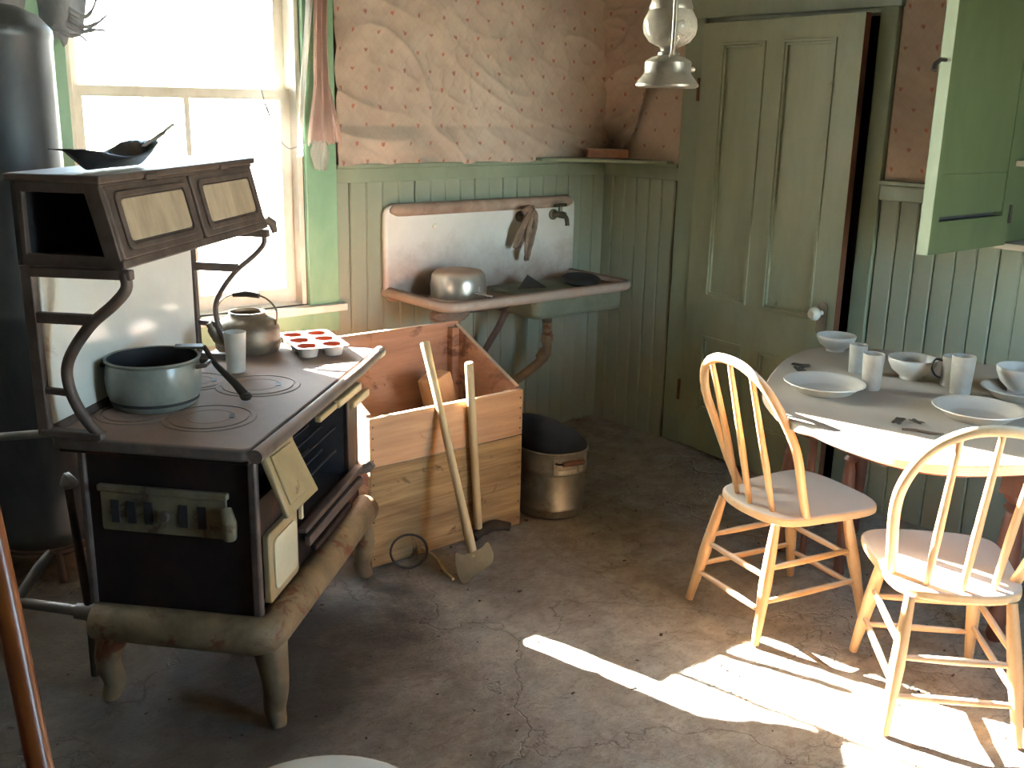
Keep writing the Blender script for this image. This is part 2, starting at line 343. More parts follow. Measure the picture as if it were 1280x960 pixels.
def paper_mat():
    t = NT('floral_wallpaper'); uv = t.n.new('ShaderNodeUVMap'); uv.uv_map = 'paper'
    nz = t.n.new('ShaderNodeTexNoise'); nz.inputs['Scale'].default_value = 60; nz.inputs['Detail'].default_value = 3
    t.L(uv.outputs[0], nz.inputs['Vector'])
    wob = t.n.new('ShaderNodeVectorMath'); wob.operation = 'MULTIPLY_ADD'; wob.inputs[1].default_value = (.020, .020, 0); wob.inputs[2].default_value = (-.010, -.010, 0)
    t.L(nz.outputs['Color'], wob.inputs[0])
    ad = t.n.new('ShaderNodeVectorMath'); ad.operation = 'ADD'; t.L(uv.outputs[0], ad.inputs[0]); t.L(wob.outputs[0], ad.inputs[1])
    sp = t.n.new('ShaderNodeSeparateXYZ'); t.L(ad.outputs[0], sp.inputs[0]); u, v = sp.outputs[0], sp.outputs[1]
    PU, PV = .128, .15
    def lattice(ou, ov):
        a = t.math('MULTIPLY', t.math('SUBTRACT', t.math('FRACT', t.math('ADD', t.math('DIVIDE', u, PU), ou)), .5), PU)
        b = t.math('MULTIPLY', t.math('SUBTRACT', t.math('FRACT', t.math('ADD', t.math('DIVIDE', v, PV), ov)), .5), PV)
        # little heart-shaped sprig: |a| measured against a lobed outline
        aa = t.math('ABSOLUTE', a); b2 = t.math('SUBTRACT', b, t.math('MULTIPLY', aa, .9))
        return t.math('SQRT', t.math('ADD', t.math('MULTIPLY', a, a), t.math('MULTIPLY', b2, b2)))
    d = t.math('MINIMUM', lattice(.5, .5), lattice(0, 0))
    k = t.ramp(t.math('MULTIPLY', d, 50), [(.20, (1, 1, 1, 1)), (.52, (0, 0, 0, 1))])
    base = t.ramp(t.noise(uv.outputs[0], 2.2, 8, .65, .4), [(.3, lin((168, 148, 132))), (.55, lin((192, 172, 154))), (.75, lin((202, 184, 168)))])
    ds = t.math('ABSOLUTE', t.math('SUBTRACT', t.math('FRACT', t.math('ADD', t.math('DIVIDE', u, PU/2), t.math('DIVIDE', v, PV/2))), .5))
    ds2 = t.math('ABSOLUTE', t.math('SUBTRACT', t.math('FRACT', t.math('SUBTRACT', t.math('DIVIDE', u, PU/2), t.math('DIVIDE', v, PV/2))), .5))
    ln = t.ramp(t.math('MINIMUM', ds, ds2), [(.03, (1, 1, 1, 1)), (.07, (0, 0, 0, 1))])
    base = t.mix(t.math('MULTIPLY', ln, .14), base, lin((150, 128, 126)))
    tint = t.ramp(t.noise(uv.outputs[0], 9, 2, .5), [(.4, lin((178, 76, 52))), (.6, lin((140, 74, 70)))])
    c = t.mix(t.math('MULTIPLY', k, .75), base, tint)
    # soot and water stain patch by the corner shelf
    pos = t.n.new('ShaderNodeVectorMath'); pos.operation = 'DISTANCE'; pos.inputs[1].default_value = (0.02, 1.37, 0)
    t.L(uv.outputs[0], pos.inputs[0])
    st = t.math('ADD', pos.outputs['Value'], t.math('MULTIPLY', t.noise(uv.outputs[0], 7, 6, .7), .28))
    sk = t.ramp(st, [(.14, (1, 1, 1, 1)), (.40, (0, 0, 0, 1))])
    c = t.mix(t.math('MULTIPLY', sk, .75), c, lin((70, 56, 46)))
    wk = t.ramp(t.noise(uv.outputs[0], 1.6, 8, .7, 1.5), [(.6, (0, 0, 0, 1)), (.75, (1, 1, 1, 1))])
    c = t.mix(t.math('MULTIPLY', wk, .35), c, lin((140, 112, 92)))
    t.L(c, t.p.inputs['Base Color']); t.p.inputs['Roughness'].default_value = .9
    t.bump(t.noise(uv.outputs[0], 18, 8, .65, .6), .25, .01); return t.m
PAPER = paper_mat()

def glass_mat(name, tintc=(1, 1, 1, 1), dirt=.0):
    t = NT(name); n = t.n; n.remove(t.p)
    tr = n.new('ShaderNodeBsdfTransparent'); tr.inputs[0].default_value = tintc
    gl = n.new('ShaderNodeBsdfGlossy'); gl.inputs['Roughness'].default_value = .03
    fr = n.new('ShaderNodeFresnel'); fr.inputs[0].default_value = 1.45
    mx = n.new('ShaderNodeMixShader'); t.L(fr.outputs[0], mx.inputs[0]); t.L(tr.outputs[0], mx.inputs[1]); t.L(gl.outputs[0], mx.inputs[2])
    out = n['Material Output']; last = mx.outputs[0]
    if dirt:
        df = n.new('ShaderNodeBsdfDiffuse'); df.inputs[0].default_value = lin((200, 190, 176))
        k = t.math('MULTIPLY', t.noise(t.mapping((1, 1, 1)), 9, 6, .7), dirt)
        m2 = n.new('ShaderNodeMixShader'); t.L(k, m2.inputs[0]); t.L(last, m2.inputs[1]); t.L(df.outputs[0], m2.inputs[2]); last = m2.outputs[0]
    t.L(last, out.inputs[0]); return t.m
GLASS = glass_mat('window_glass', (.97, .98, .97, 1))
DUSTGLASS = glass_mat('dusty_glass', (.9, .92, .9, 1), .9)

# ================================================================== the room shell
ZC = 2.62; XL = -4.55; YR = -4.75
def wall(name, label, u0, u1, holes, to3, thick):
    """one wall slab on a (u, z) grid with rectangular holes (u0, u1, z0, z1)"""
    us = sorted({u0, u1, *[h[0] for h in holes], *[h[1] for h in holes]}); zs = sorted({-.08, ZC, *[h[2] for h in holes], *[h[3] for h in holes]})
    b = B(); V = {}
    def vert(i, j):
        if (i, j) not in V: V[i, j] = b.bm.verts.new(to3(us[i], zs[j]))
        return V[i, j]
    for i in range(len(us)-1):
        for j in range(len(zs)-1):
            cu, cz = (us[i]+us[i+1])/2, (zs[j]+zs[j+1])/2
            if any(h[0] < cu < h[1] and h[2] < cz < h[3] for h in holes): continue
            b.bm.faces.new((vert(i, j), vert(i+1, j), vert(i+1, j+1), vert(i, j+1)))
    o = b.build(name, PLASTER, smooth=False)
    md = o.modifiers.new('solid', 'SOLIDIFY'); md.thickness = thick; md.offset = 0; md.use_even_offset = True
    return tag(o, label, 'wall', kind='structure')
T = .14
W1 = (-2.60, -1.70, .77, 2.32); W2 = (-4.36, -3.26, 1.15, 2.32)
wall_back = wall('wall_back', 'back wall with window, floral paper above green boards, behind the sink', XL-T, T, [W1, W2], lambda u, z: (u, T/2, z), T)
D1 = (-1.50, -.63, -.08, 1.985)
wall_right = wall('wall_right', 'right wall with the green panelled door and hanging cupboard', YR-T, 0, [D1], lambda u, z: (T/2, u, z), T)
WL = (-3.3, -1.9, .75, 2.35)
wall_left = wall('wall_left', 'left wall of the kitchen, out of the picture', YR-T, 0, [], lambda u, z: (XL-T/2, u, z), T)
WR = [(-1.6, -.9, .9, 2.0)]  # unseen opening, added so some fill light enters from behind
wall_rear = wall('wall_rear', 'wall behind the camera with a small opening added for fill light', XL, 0, WR, lambda u, z: (u, YR-T/2, z), T)

def floor_fn(u, v):
    x = XL-.02+(.04-XL)*u; y = YR-.02+(.04-YR)*v
    z = .005*noise.noise(Vector((x*1.3, y*1.3, 0)))+.004*noise.noise(Vector((x*6, y*6, 3)))+.003*noise.noise(Vector((x*15, y*15, 5)))
    return Vector((x, y, z-.006))
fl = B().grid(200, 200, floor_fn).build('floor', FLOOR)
tag(fl, 'worn dirty brown linoleum floor covered in dust', 'floor', kind='structure')
tag(B().box(XL, 0, YR, 0, ZC, ZC+.1).build('ceiling', CEIL, smooth=False), 'board ceiling above the kitchen', 'ceiling', kind='structure')
tag(B().box(-30, 30, -30, 30, -.35, -.25).build('ground', DIRT, smooth=False), 'pale dry ground outside the window', 'ground', kind='structure')
# next room seen through the door gap
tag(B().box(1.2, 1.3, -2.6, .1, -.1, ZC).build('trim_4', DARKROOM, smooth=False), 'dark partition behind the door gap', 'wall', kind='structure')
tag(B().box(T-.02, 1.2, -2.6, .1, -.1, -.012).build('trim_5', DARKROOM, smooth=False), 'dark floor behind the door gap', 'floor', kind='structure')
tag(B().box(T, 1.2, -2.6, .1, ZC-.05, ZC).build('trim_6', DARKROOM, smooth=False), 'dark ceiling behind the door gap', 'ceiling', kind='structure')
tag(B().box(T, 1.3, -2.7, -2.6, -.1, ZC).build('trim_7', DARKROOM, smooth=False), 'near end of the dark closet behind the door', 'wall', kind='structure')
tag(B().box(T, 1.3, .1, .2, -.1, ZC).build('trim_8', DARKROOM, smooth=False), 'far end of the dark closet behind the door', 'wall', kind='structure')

# ---- beadboard: each board its own piece
PW = .083
def board_mesh(w, z0, z1, t=.014):
    b = B(); c = .005
    prof = [(0, 0), (w, 0), (w, -t+c), (w-c, -t), (c, -t), (0, -t+c)]
    n = len(prof)
    lo = [b.bm.verts.new((x, y, z0)) for x, y in prof]; hi = [b.bm.verts.new((x, y, z1)) for x, y in prof]
    for i in range(n): b.bm.faces.new((lo[i], lo[(i+1) % n], hi[(i+1) % n], hi[i]))
    b.bm.faces.new(hi); b.bm.faces.new(lo[::-1])
    bmesh.ops.recalc_face_normals(b.bm, faces=b.bm.faces)
    me = bpy.data.meshes.new('board'); b.bm.to_mesh(me); b.bm.free(); me.materials.append(GREEN); return me
full = board_mesh(PW-.0025, -.015, 1.275); low = board_mesh(PW-.0025, -.015, .655)
def put_board(me, loc, rz, parent):
    o = bpy.data.objects.new('board', me); COL.objects.link(o); o.parent = parent
    o.location = loc; o.rotation_euler = (0, random.uniform(-.0015, .0015), rz)
k = 0
x = -PW
while x > -3.2:
    under = x+PW > W1[0]-.15 and x < W1[1]+.14
    if not (-2.74 < x+PW/2 < -1.56): put_board(full, (x, 0, 0), 0, wall_back)
    else: put_board(low, (x, 0, 0), 0, wall_back)
    x -= PW
y = 0
while y > -.47: put_board(full, (0, y, 0), -PI/2, wall_right); y -= PW
y = -1.585
while y > -3.6: put_board(full, (0, y, 0), -PI/2, wall_right); y -= PW
# ---- rails (chair rail mouldings)
def rail(name, x0, x1, y0, y1, axis, parent, label):
    r = B()
    if axis == 'x':
        r.box(x0, x1, -.022, 0, 1.265, 1.325); r.box(x0, x1, -.034, 0, 1.325, 1.342)
    else:
        r.box(-.022, 0, y0, y1, 1.265, 1.325); r.box(-.034, 0, y0, y1, 1.325, 1.342)
    o = r.build(name, GREEN_TRIM, bev=.003); o.parent = parent
rail('chair_rail', -1.56, 0, 0, 0, 'x', wall_back, '')
rail('chair_rail', XL, -2.74, 0, 0, 'x', wall_back, '')
rail('chair_rail', 0, 0, -.52, -.02, 'y', wall_right, '')
rail('chair_rail', 0, 0, YR, -1.577, 'y', wall_right, '')

# ---- wallpaper: sagging sheets with real wrinkles
def paper(name, nu, nv, fn, uvfn, parent):
    b = B(); b.grid(nu, nv, fn); uvl = b.bm.loops.layers.uv.new('paper')
    b.bm.verts.index_update(); b.bm.verts.ensure_lookup_table()
    for f in b.bm.faces:
        for l in f.loops:
            i = l.vert.index; a, c = divmod(i, nv+1); l[uvl].uv = uvfn(a/nu, c/nv)
    return b.build(name, PAPER, parent, ang=75)
def wr(u, z, seed):   # wrinkle depth
    p = Vector((u*2.2, z*2.2, seed)); a = noise.noise(p)*.016
    q = Vector((u*3+z*5.0, z*2.0-u*1.5, seed+4)); rdg = 1-abs(noise.noise(q))*2.2
    q2 = Vector((u*7-z*4, z*8+u*3, seed+11)); rd2 = 1-abs(noise.noise(q2))*2.6
    q3 = Vector((u*13+z*9, z*17-u*6, seed+21)); rd3 = 1-abs(noise.noise(q3))*2.8
    k = .5+.9*noise.noise(Vector((u*1.7, z*1.7, seed+31)))
    return a+max(0, rdg)**3*.014+max(0, k)*(max(0, rd2)**3*.008+max(0, rd3)**3*.004)+noise.noise(Vector((u*14, z*9, seed)))*.0025
def sag(z, u):        # belly over the chair rail
    s = max(0, 1-(z-1.34)/.16); return (.030*math.sin(min(1, s)*PI)+.010*s)*(.75+.9*noise.noise(Vector((u*6, 0, 5))))+.010*s*noise.noise(Vector((u*16+z*20, z*14, 3)))
def back_sheet(u, v):
    x = -1.56+u*1.56; zb = 1.338+.008*noise.noise(Vector((x*6, 1, 2))); z = zb+(ZC-zb)*v
    w = .016+wr(x, z, 1)+sag(z, x)
    e = (x+1.56)
    if e < .06: w += .01*(1-e/.06)*(1+noise.noise(Vector((z*9, 0, 0))))
    # near the corner the sheet pulls away and bridges across to the right wall
    c = max(0, 1+x/.2); w += c*c*.045*(.55+.45*math.sin(z*4))
    hem = max(0, 1-v/.05); w += .010*hem*noise.noise(Vector((x*25, z*30, 2)))
    return Vector((x, -max(.008, w), z))
paper('wallpaper', 260, 200, back_sheet, lambda u, v: (-1.56+u*1.56, 1.34+(ZC-1.34)*v), wall_back)
def right_sheet(u, v):      # loose flap on the right wall, lower end torn back toward the corner
    z = 1.345+(ZC-1.345)*v; wid = .15+.34*min(1, max(0, (z-1.34)/.95))**.8+.012*noise.noise(Vector((z*14, 2, 0)))
    yy = -.012-u*wid
    w = .02+wr(yy, z, 9)*1.2+.05*(1-u)**2*(.55+.45*math.sin(z*4))+.016*u*u
    return Vector((-max(.014, w), yy, z))
paper('wallpaper', 80, 200, right_sheet, lambda u, v: (u*(.15+.34*min(1, v/.75)), 1.34+(ZC-1.34)*v), wall_right)
def strip_sheet(y0, y1):
    def f(u, v):
        yy = y0+(y1-y0)*u; z = 1.342+(ZC-1.342)*v
        return Vector((-.006-abs(wr(yy, z, 3))*.25, yy, z))
    return f
paper('wallpaper', 30, 60, strip_sheet(-.005, -.52), lambda u, v: (.3+u*.52, 1.35+(ZC-1.34)*v), wall_right)
paper('wallpaper', 60, 60, strip_sheet(-1.585, -3.6), lambda u, v: (1.0+u*2.0, 1.31+(ZC-1.34)*v), wall_right)

# ---- windows
def window(name, w, label, full_parts=True):
    x0, x1, z0, z1 = w
    root = thing(name, label, 'window', ((x0+x1)/2, 0, z0)); root['kind'] = 'structure'
    cx = (x0+x1)/2
    def bx(nm, m, *a, bev=.003): 
        b = B()
        for q in a: b.box(q[0]-cx, q[1]-cx, q[2], q[3], q[4]-z0, q[5]-z0)
        return b.build(nm, m, root, bev=bev)
    bx('casing', GREEN_WIN, (x1, x1+.14, -.026, 0, z0-.02, z1+.02)); bx('casing', GREEN_WIN, (x0-.14, x0, -.026, 0, z0-.02, z1+.02))
    bx('head_casing', GREEN_WIN, (x0-.16, x1+.16, -.032, 0, z1, z1+.15))
    bx('jamb', SASH, (x1-.022, x1, 0, .13, z0, z1)); bx('jamb', SASH, (x0, x0+.022, 0, .13, z0, z1)); bx('head_jamb', SASH, (x0, x1, 0, .13, z1-.022, z1))
    bx('sill', SASH, (x0-.16, x1+.16, -.06, .0, z0-.035, z0-.004), (x0+.001, x1-.001, 0, .16, z0-.035, z0+.004))
    bx('apron', GREEN_WIN, (x0-.14, x1+.14, -.022, 0, z0-.125, z0-.036))
    zm = 1.615; a0, a1 = x0+.022, x1-.022
    # lower sash (inner track) and upper sash (outer track)
    for nm, za, zb, yy, mid in (('lower_sash', z0+.006, zm+.02, .055, True), ('upper_sash', zm-.02, z1-.022, .09, False)):
        b = B()
        for q in ((a0, a0+.045, za, zb), (a1-.045, a1, za, zb), (a0+.045, a1-.045, za, za+(.06 if mid else .036)), (a0+.045, a1-.045, zb-.04, zb)):
            b.box(q[0]-cx, q[1]-cx, yy, yy+.033, q[2]-z0, q[3]-z0)
        if mid: b.box(-.011, .011, yy+.003, yy+.03, za-z0+.06, zb-z0-.04)
        s = b.build(nm, SASH, root)
        panes = ((a0+.045, cx-.011), (cx+.011, a1-.045)) if mid else ((a0+.045, a1-.045),)
        for p in panes:
            B().box(p[0]-cx, p[1]-cx, yy+.015, yy+.018, za-z0+.036, zb-z0-.04).build('pane', GLASS, s, smooth=False)
    return root
window('window_1', W1, 'tall sash window with green casing and two lower panes behind the cooking range')
window('window_2', W2, 'second sash window left of the boiler, out of the picture')

def blind_mat():
    t = NT('sun_blocking_cloth'); n = t.n; n.remove(t.p)
    a = n.new('ShaderNodeBsdfTranslucent'); a.inputs[0].default_value = (.07, .075, .08, 1)
    d = n.new('ShaderNodeBsdfDiffuse'); d.inputs[0].default_value = (.7, .7, .68, 1)
    m = n.new('ShaderNodeMixShader'); m.inputs[0].default_value = .35
    t.L(a.outputs[0], m.inputs[1]); t.L(d.outputs[0], m.inputs[2]); t.L(m.outputs[0], n['Material Output'].inputs[0]); return t.m
wbld = thing('added_sun_blind', 'added unseen blind keeping direct sun out of the window left of the boiler', 'blind', (-3.81, -.05, 0))  # unseen blind, added to stop direct sun through this window
B().grid(10, 30, lambda u, v: Vector(((u-.5)*1.24, .006*math.sin(v*9+u*2), 1.12+1.24*v))).build('cloth', blind_mat(), wbld)
B().tube([(-.64, 0, 2.37), (.64, 0, 2.37)], .018, 10).build('roller', SASH, wbld)
# ---- door in the right wall
tr = B()
tr.box(-.026, .0, -1.577, -1.50, 0, 2.06); tr.box(-.026, .0, -.63, -.52, 0, 2.06); tr.box(-.03, 0, -1.59, -.51, 1.985, 2.10)
o = tr.build('trim_1', GREEN_TRIM, bev=.004); tag(o, 'green flat door casing around the panelled door', 'door casing', kind='structure')
jb = B(); jb.box(0, T, -1.50, -1.485, 0, 1.985); jb.box(0, T, -.645, -.63, 0, 1.985); jb.box(0, T, -1.485, -.645, 1.97, 1.985)
tag(jb.build('trim_2', GREEN_TRIM), 'green door jamb lining inside the door casing', 'door jamb', kind='structure')
DW, DZ0, DZ1 = .868, .012, 1.962
door = thing('door_1', 'green four panel door standing slightly ajar with white knob', 'door', (-.004, -.637, 0), math.radians(-5.5)); door['kind'] = 'structure'
# local: y from 0 (hinge) to -DW, thickness x -.035..0  (room side is -x)
pan = [(-.125, -.375, .86-.10, 1.875), (-.475, -.745, .86-.10, 1.875), (-.125, -.375, .21, .57), (-.475, -.745, .21, .57)]
def door_leaf():
    ys = [0, -.125, -.375, -.475, -.745, -DW]; zs = [DZ0, .21, .57, .76, 1.875, DZ1]
    b = B()
    for i in range(5):
        for j in range(5):
            if i in (1, 3) and j in (1, 3): continue
            b.box(-.032, 0, ys[i+1], ys[i], zs[j], zs[j+1])
    bmesh.ops.remove_doubles(b.bm, verts=b.bm.verts, dist=1e-5)
    return b.build('frame', GREEN_DOOR, door, smooth=False)
door_leaf()
for (a, c, z0, z1) in pan:
    p = B().box(-.020, -.010, c, a, z0, z1)
    m = p.build('panel', GREEN_DOOR, door, smooth=False)
    q = B(); e = .020
    MD = Matrix(((0, 0, -1, 0), (1, 0, 0, 0), (0, 1, 0, 0), (0, 0, 0, 1)))       # local (y, z, -x)
    rc = lambda k: [(c+k, z0+k), (a-k, z0+k), (a-k, z1-k), (c+k, z1-k)]
    q.ring_prism(rc(-.002), rc(.009), .030, .0385, MD); q.ring_prism(rc(.009), rc(e), .020, .0325, MD)
    q.build('moulding', GREEN_DOOR, m, smooth=False, bev=.002)
B().box(-.0315, -.0005, -DW-.0015, -DW, DZ0, DZ1).build('bare_edge', BARE, door, smooth=False)
kn = B().lathe([(0, .074), (.016, .073), (.026, .062), (.029, .05), (.024, .038), (.013, .030), (.010, .022), (.010, 0)], 24, frame((-.036, -.81, .80), (0, 0, 1), (0, -1, 0)) @ Matrix.Scale(1, 4))
# lathe axis must point to -x
kn.bm.free(); kn = B().lathe([(0, .074), (.016, .073), (.026, .062), (.029, .05), (.024, .038), (.013, .030), (.010, .022), (.010, 0)], 24, Matrix.Translation((-.036, -.81, .80)) @ Matrix.Rotation(-PI/2, 4, 'Y'))
kn.build('knob', PORCELAIN, door)
B().prism(rrect(-.025, .025, -.07, .07, .02), 0, .006, Matrix.Translation((-.036, -.81, .775)) @ Matrix.Rotation(-PI/2, 4, 'Y') @ Matrix.Rotation(PI/2, 4, 'Z')).build('lock_plate', BRASS, door)
for z in (.28, 1.68):
    B().tube([(-.043, .002, z-.05), (-.043, .002, z+.05)], .007, 8).build('hinge', BARE, door)

# ---- corner shelf with a brick
cs = B().prism([(-.46, -.006), (-.01, -.006), (-.01, -.47), (-.05, -.47), (-.46, -.05)], 1.343, 1.357)
cs = cs.build('corner_shelf', GREEN_TRIM, bev=.002); tag(cs, 'thin green shelf board set across the room corner on the rail', 'shelf')
cs.location = (-.03, -.03, 0)
br = B().box(-.10, .10, -.045, .045, 0, .042).build('brick', BRICK, bev=.006)
tag(br, 'dusty reddish brick lying on the corner shelf', 'brick'); br.location = (-.165, -.185, 1.3575); br.rotation_euler = (0, 0, math.radians(-39))

# ================================================================== cooking range
R0 = thing('cooking_range', 'rusty cast iron cooking range with warming closet and white splash panel', 'stove', (-2.705, -1.623, 0), .735)
B().box(.03, .045, .03, .49, .30, .748).build('side_panel', CASTBLACK, R0, bev=.003)
B().box(.893, .908, .03, .49, .30, .748).build('side_panel', CASTBLACK, R0, bev=.003)
B().box(.045, .893, .475, .49, .30, .748).build('back_panel', CASTBLACK, R0)
B().box(.045, .893, .045, .475, .30, .315).build('bottom_panel', CASTBLACK, R0)
B().box(.80, .893, .03, .045, .30, .748).build('front_panel', CASTBLACK, R0, bev=.003)
B().box(.30, .80, .03, .045, .30, .42).build('front_panel', CASTBLACK, R0, bev=.003)
B().box(.285, .305, .026, .048, .30, .748).build('front_stile', TANENAMEL, R0, bev=.003)
B().box(.045, .285, .032, .046, .505, .61).build('front_panel', CASTBLACK, R0, bev=.003)
B().box(.30, .905, .026, .044, .712, .748).build('front_strip', TANENAMEL, R0, bev=.003)
ov = B(); ov.verts([(x, y, z) for x in (.305, .80) for y in (.046, .45) for z in (.42, .712)], [(0, 1, 3, 2), (4, 6, 7, 5), (2, 3, 7, 6), (0, 2, 6, 4), (1, 5, 7, 3)])
ovo = ov.build('oven_liner', DARKIN, R0, smooth=False, solid=.004)
for z in (.50, .58):
    q = B()
    for k in range(9): q.bar((.33, .07+k*.045, z), (.79, .07+k*.045, z), .005, .005)
    o = q.build('oven_rack', DARKIN, R0, smooth=False); o['kind'] = 'stuff'
# oven sill and the bars in front of the open oven
B().bar((.31, .012, .425), (.86, .012, .425), .03, .016).build('oven_sill', CAST, R0, bev=.004)
B().bar((.33, .004, .385), (.84, .004, .385), .018, .03).build('oven_sill', CAST, R0, bev=.004)
B().bar((.36, -.002, .352), (.70, -.002, .352), .02, .018).build('slide_bar', CASTBLACK, R0, bev=.004)
B().tube([(.855, .02, .41), (.868, -.015, .42), (.872, -.03, .435)], [.016, .018, .014], 10).build('sill_knob', CAST, R0)
# two bright slats of the oven door latch below the top
B().bar((.60, .0, .715), (.83, .0, .712), .022, .026).build('latch_bar', TANENAMEL, R0, bev=.005)
B().bar((.70, -.016, .685), (.87, -.016, .683), .018, .024).build('latch_bar', TANENAMEL, R0, bev=.005)
B().bar((.42, -.005, .722), (.57, -.005, .722), .02, .02).build('latch_bar', TANENAMEL, R0, bev=.005)
# fire door, hinged at its top and swung out
c = [Vector(p) for p in ((.015, -.055, .585), (.235, -.055, .578), (.235, .022, .738), (.042, .022, .745))]
n = (c[1]-c[0]).cross(c[3]-c[0]).normalized()
if n.y > 0: n = -n
def skewplate(c, n, t, inset=0.0, off=0.0):
    m = sum(c, Vector())/4; q = [p+(m-p)*inset+n*off for p in c]
    b = B(); return b.verts([*(p for p in q), *(p+n*t for p in q)], [(0, 1, 2, 3), (4, 5, 6, 7), (0, 1, 5, 4), (1, 2, 6, 5), (2, 3, 7, 6), (3, 0, 4, 7)])
fd = skewplate(c, n, .016).build('fire_door', TANENAMEL, R0, bev=.005)
m = skewplate(c, n, .006, .26, .015).build('raised_panel', TANENAMEL, fd, bev=.003)
# ash door, closed
ad = B().prism(rrect(.075, .285, .315, .51, .012), 0, .018, frame((0, .032, 0), (1, 0, 0), (0, 0, 1))).build('ash_door', TANENAMEL, R0, bev=.003)
o = B().prism(rrect(.105, .262, .34, .485, .02), 0, .006, frame((0, .014, 0), (1, 0, 0), (0, 0, 1))).build('enamel_panel', CREAM, ad, bev=.002); o['label'] = 'pale cream enamel panel'
B().bar((.293, .006, .47), (.293, .006, .56), .014, .012, (0, 1, 0)).build('door_latch', CREAM, R0, bev=.003)
# vent slide on the near side
M_ = frame((.030, 0, 0), (0, -1, 0), (0, 0, 1))     # X=-b, Y=z, Z=-a
vp = B().prism(rrect(-.44, -.10, .515, .625, .008), 0, .010, M_).build('vent_plate', VENT, R0, bev=.002)
B().bar((.014, .44, .635), (.014, .09, .635), .02, .018).build('vent_ledge', VENT, R0, bev=.004)
for bb in (.40, .355, .31, .215, .165):
    B().box(.016, .0205, bb-.011, bb+.011, .54, .60).build('vent_slot', DARKIN, vp, smooth=False)
B().lathe([(0, .022), (.012, .02), (.015, .01), (.008, 0)], 14, Matrix.Translation((.020, .262, .57)) @ Matrix.Rotation(-PI/2, 4, 'Y')).build('vent_knob', CAST, vp)
B().tube([(.016, .10, .60), (.0, .085, .57), (.012, .09, .525)], [.016, .02, .018], 10).build('vent_bracket', VENT, R0)
# trims of the near side and corner
B().bar((.028, .028, .30), (.028, .028, .75), .024, .024, (1, 0, 0)).build('corner_strip', CAST, R0, bev=.006)
B().bar((.028, .485, .30), (.028, .485, .75), .02, .02, (1, 0, 0)).build('corner_strip', CAST, R0, bev=.006)
# bulging base moulding
B().tube([(.905, .03, .262), (.895, .008, .262), (.5, .0, .262), (.035, .0, .262), (.01, .006, .262), (.0, .03, .262), (.0, .25, .262), (.0, .47, .262)], [.03, .05, .05, .05, .05, .05, .05, .048], 16).build('base_moulding', RUSTLEG, R0, ang=60)
B().box(.02, .88, .02, .48, .235, .30).build('base_plate', CASTBLACK, R0)
def leg(x, y, sx, sy):
    p = [(x+.03*sx, y+.03*sy, .275), (x+.012*sx, y+.012*sy, .20), (x-.004*sx, y-.004*sy, .12), (x+.006*sx, y+.006*sy, .05), (x-.004*sx, y-.004*sy, .012), (x-.006*sx, y-.006*sy, 0)]
    B().tube(catmull(p, 4), [.055-.0014*i*1.9 if i < 8 else max(.021, .034-.0011*(i-8)) for i in range(21)], 14).build('leg', RUSTLEG, R0, ang=70)
leg(.016, -.012, 1, 1); leg(.055, .475, 1, -1); leg(.915, .02, -1, 1); leg(.905, .47, -1, -1)
# cooking top
top = B().prism(rrect(-.05, 1.05, .0, .525, .03), .752, .786).build('cooktop', TOPIRON, R0, bev=.007)
B().box(-.03, 1.03, .012, .51, .738, .754).build('cooktop_lip', CASTBLACK, R0, bev=.004)
for (x, y, r) in ((.175, .205, .105), (.505, .205, .105), (.175, .405, .09), (.505, .405, .09)):
    lidm = B().lathe([(0, .7895), (r*.55, .7895), (r*.56, .7885), (r*.60, .7885), (r*.61, .7895), (r-.004, .7895), (r-.003, .7872), (r+.003, .7872), (r+.004, .7895), (r+.016, .7885), (r+.018, .786)], 40, Matrix.Translation((x, y, 0)))
    lo = lidm.build('stove_lid', TOPIRON, R0, ang=25)
    B().prism(rrect(-.018, .018, -.007, .007, .006), .7893, .7905, Matrix.Translation((x+.02, y-.055, 0)) @ Matrix.Rotation(.4, 4, 'Z')).build('lifter_hole', DARKIN, lo, smooth=False)
B().tube([(-.045, -.012, .768), (.2, -.016, .77), (.8, -.016, .772), (1.02, -.012, .776)], [.018, .018, .017, .016], 12).build('front_rail', TOPIRON, R0)
B().lathe([(0, .03), (.014, .026), (.02, .012), (.02, -.012), (.014, -.026), (0, -.03)], 14, Matrix.Translation((1.03, -.012, .777)) @ Matrix.Rotation(PI/2, 4, 'Y')).build('rail_end', TIN, R0)
# splash panel
sp = B().prism(rrect(-.03, .765, .80, 1.215, .015), 0, .006, frame((0, .522, 0), (1, 0, 0), (0, 0, 1))).build('splash_panel', WHITEEN, R0, bev=.002); sp['label'] = 'white enamel splash panel'
B().box(-.05, .80, .515, .53, .786, .812).build('splash_foot', CAST, R0, bev=.003)
# scrolled closet brackets
def bracket(a, r=.0145):
    q = B()
    q.bar((a, .525, .79), (a, .530, 1.21), .022, .030, (0, 1, 0))
    cv = catmull([(a, .285, 1.20), (a, .283, 1.165), (a, .318, 1.125), (a, .385, 1.068), (a, .445, .985), (a, .452, .92), (a, .425, .85), (a, .375, .788)], 6)
    q.tube(cv, r, 10)
    q.bar((a, .53, 1.195), (a, .265, 1.197), .022, .024)
    q.bar((a, .528, 1.085), (a, .372, 1.085), .020, .026)
    q.bar((a, .528, .905), (a, .445, .90), .016, .016)
    q.bar((a, .53, .797), (a, .37, .797), .03, .018)
    return q.build('closet_bracket', CAST, R0, bev=.004)
bracket(-.052); bracket(.785, .009)
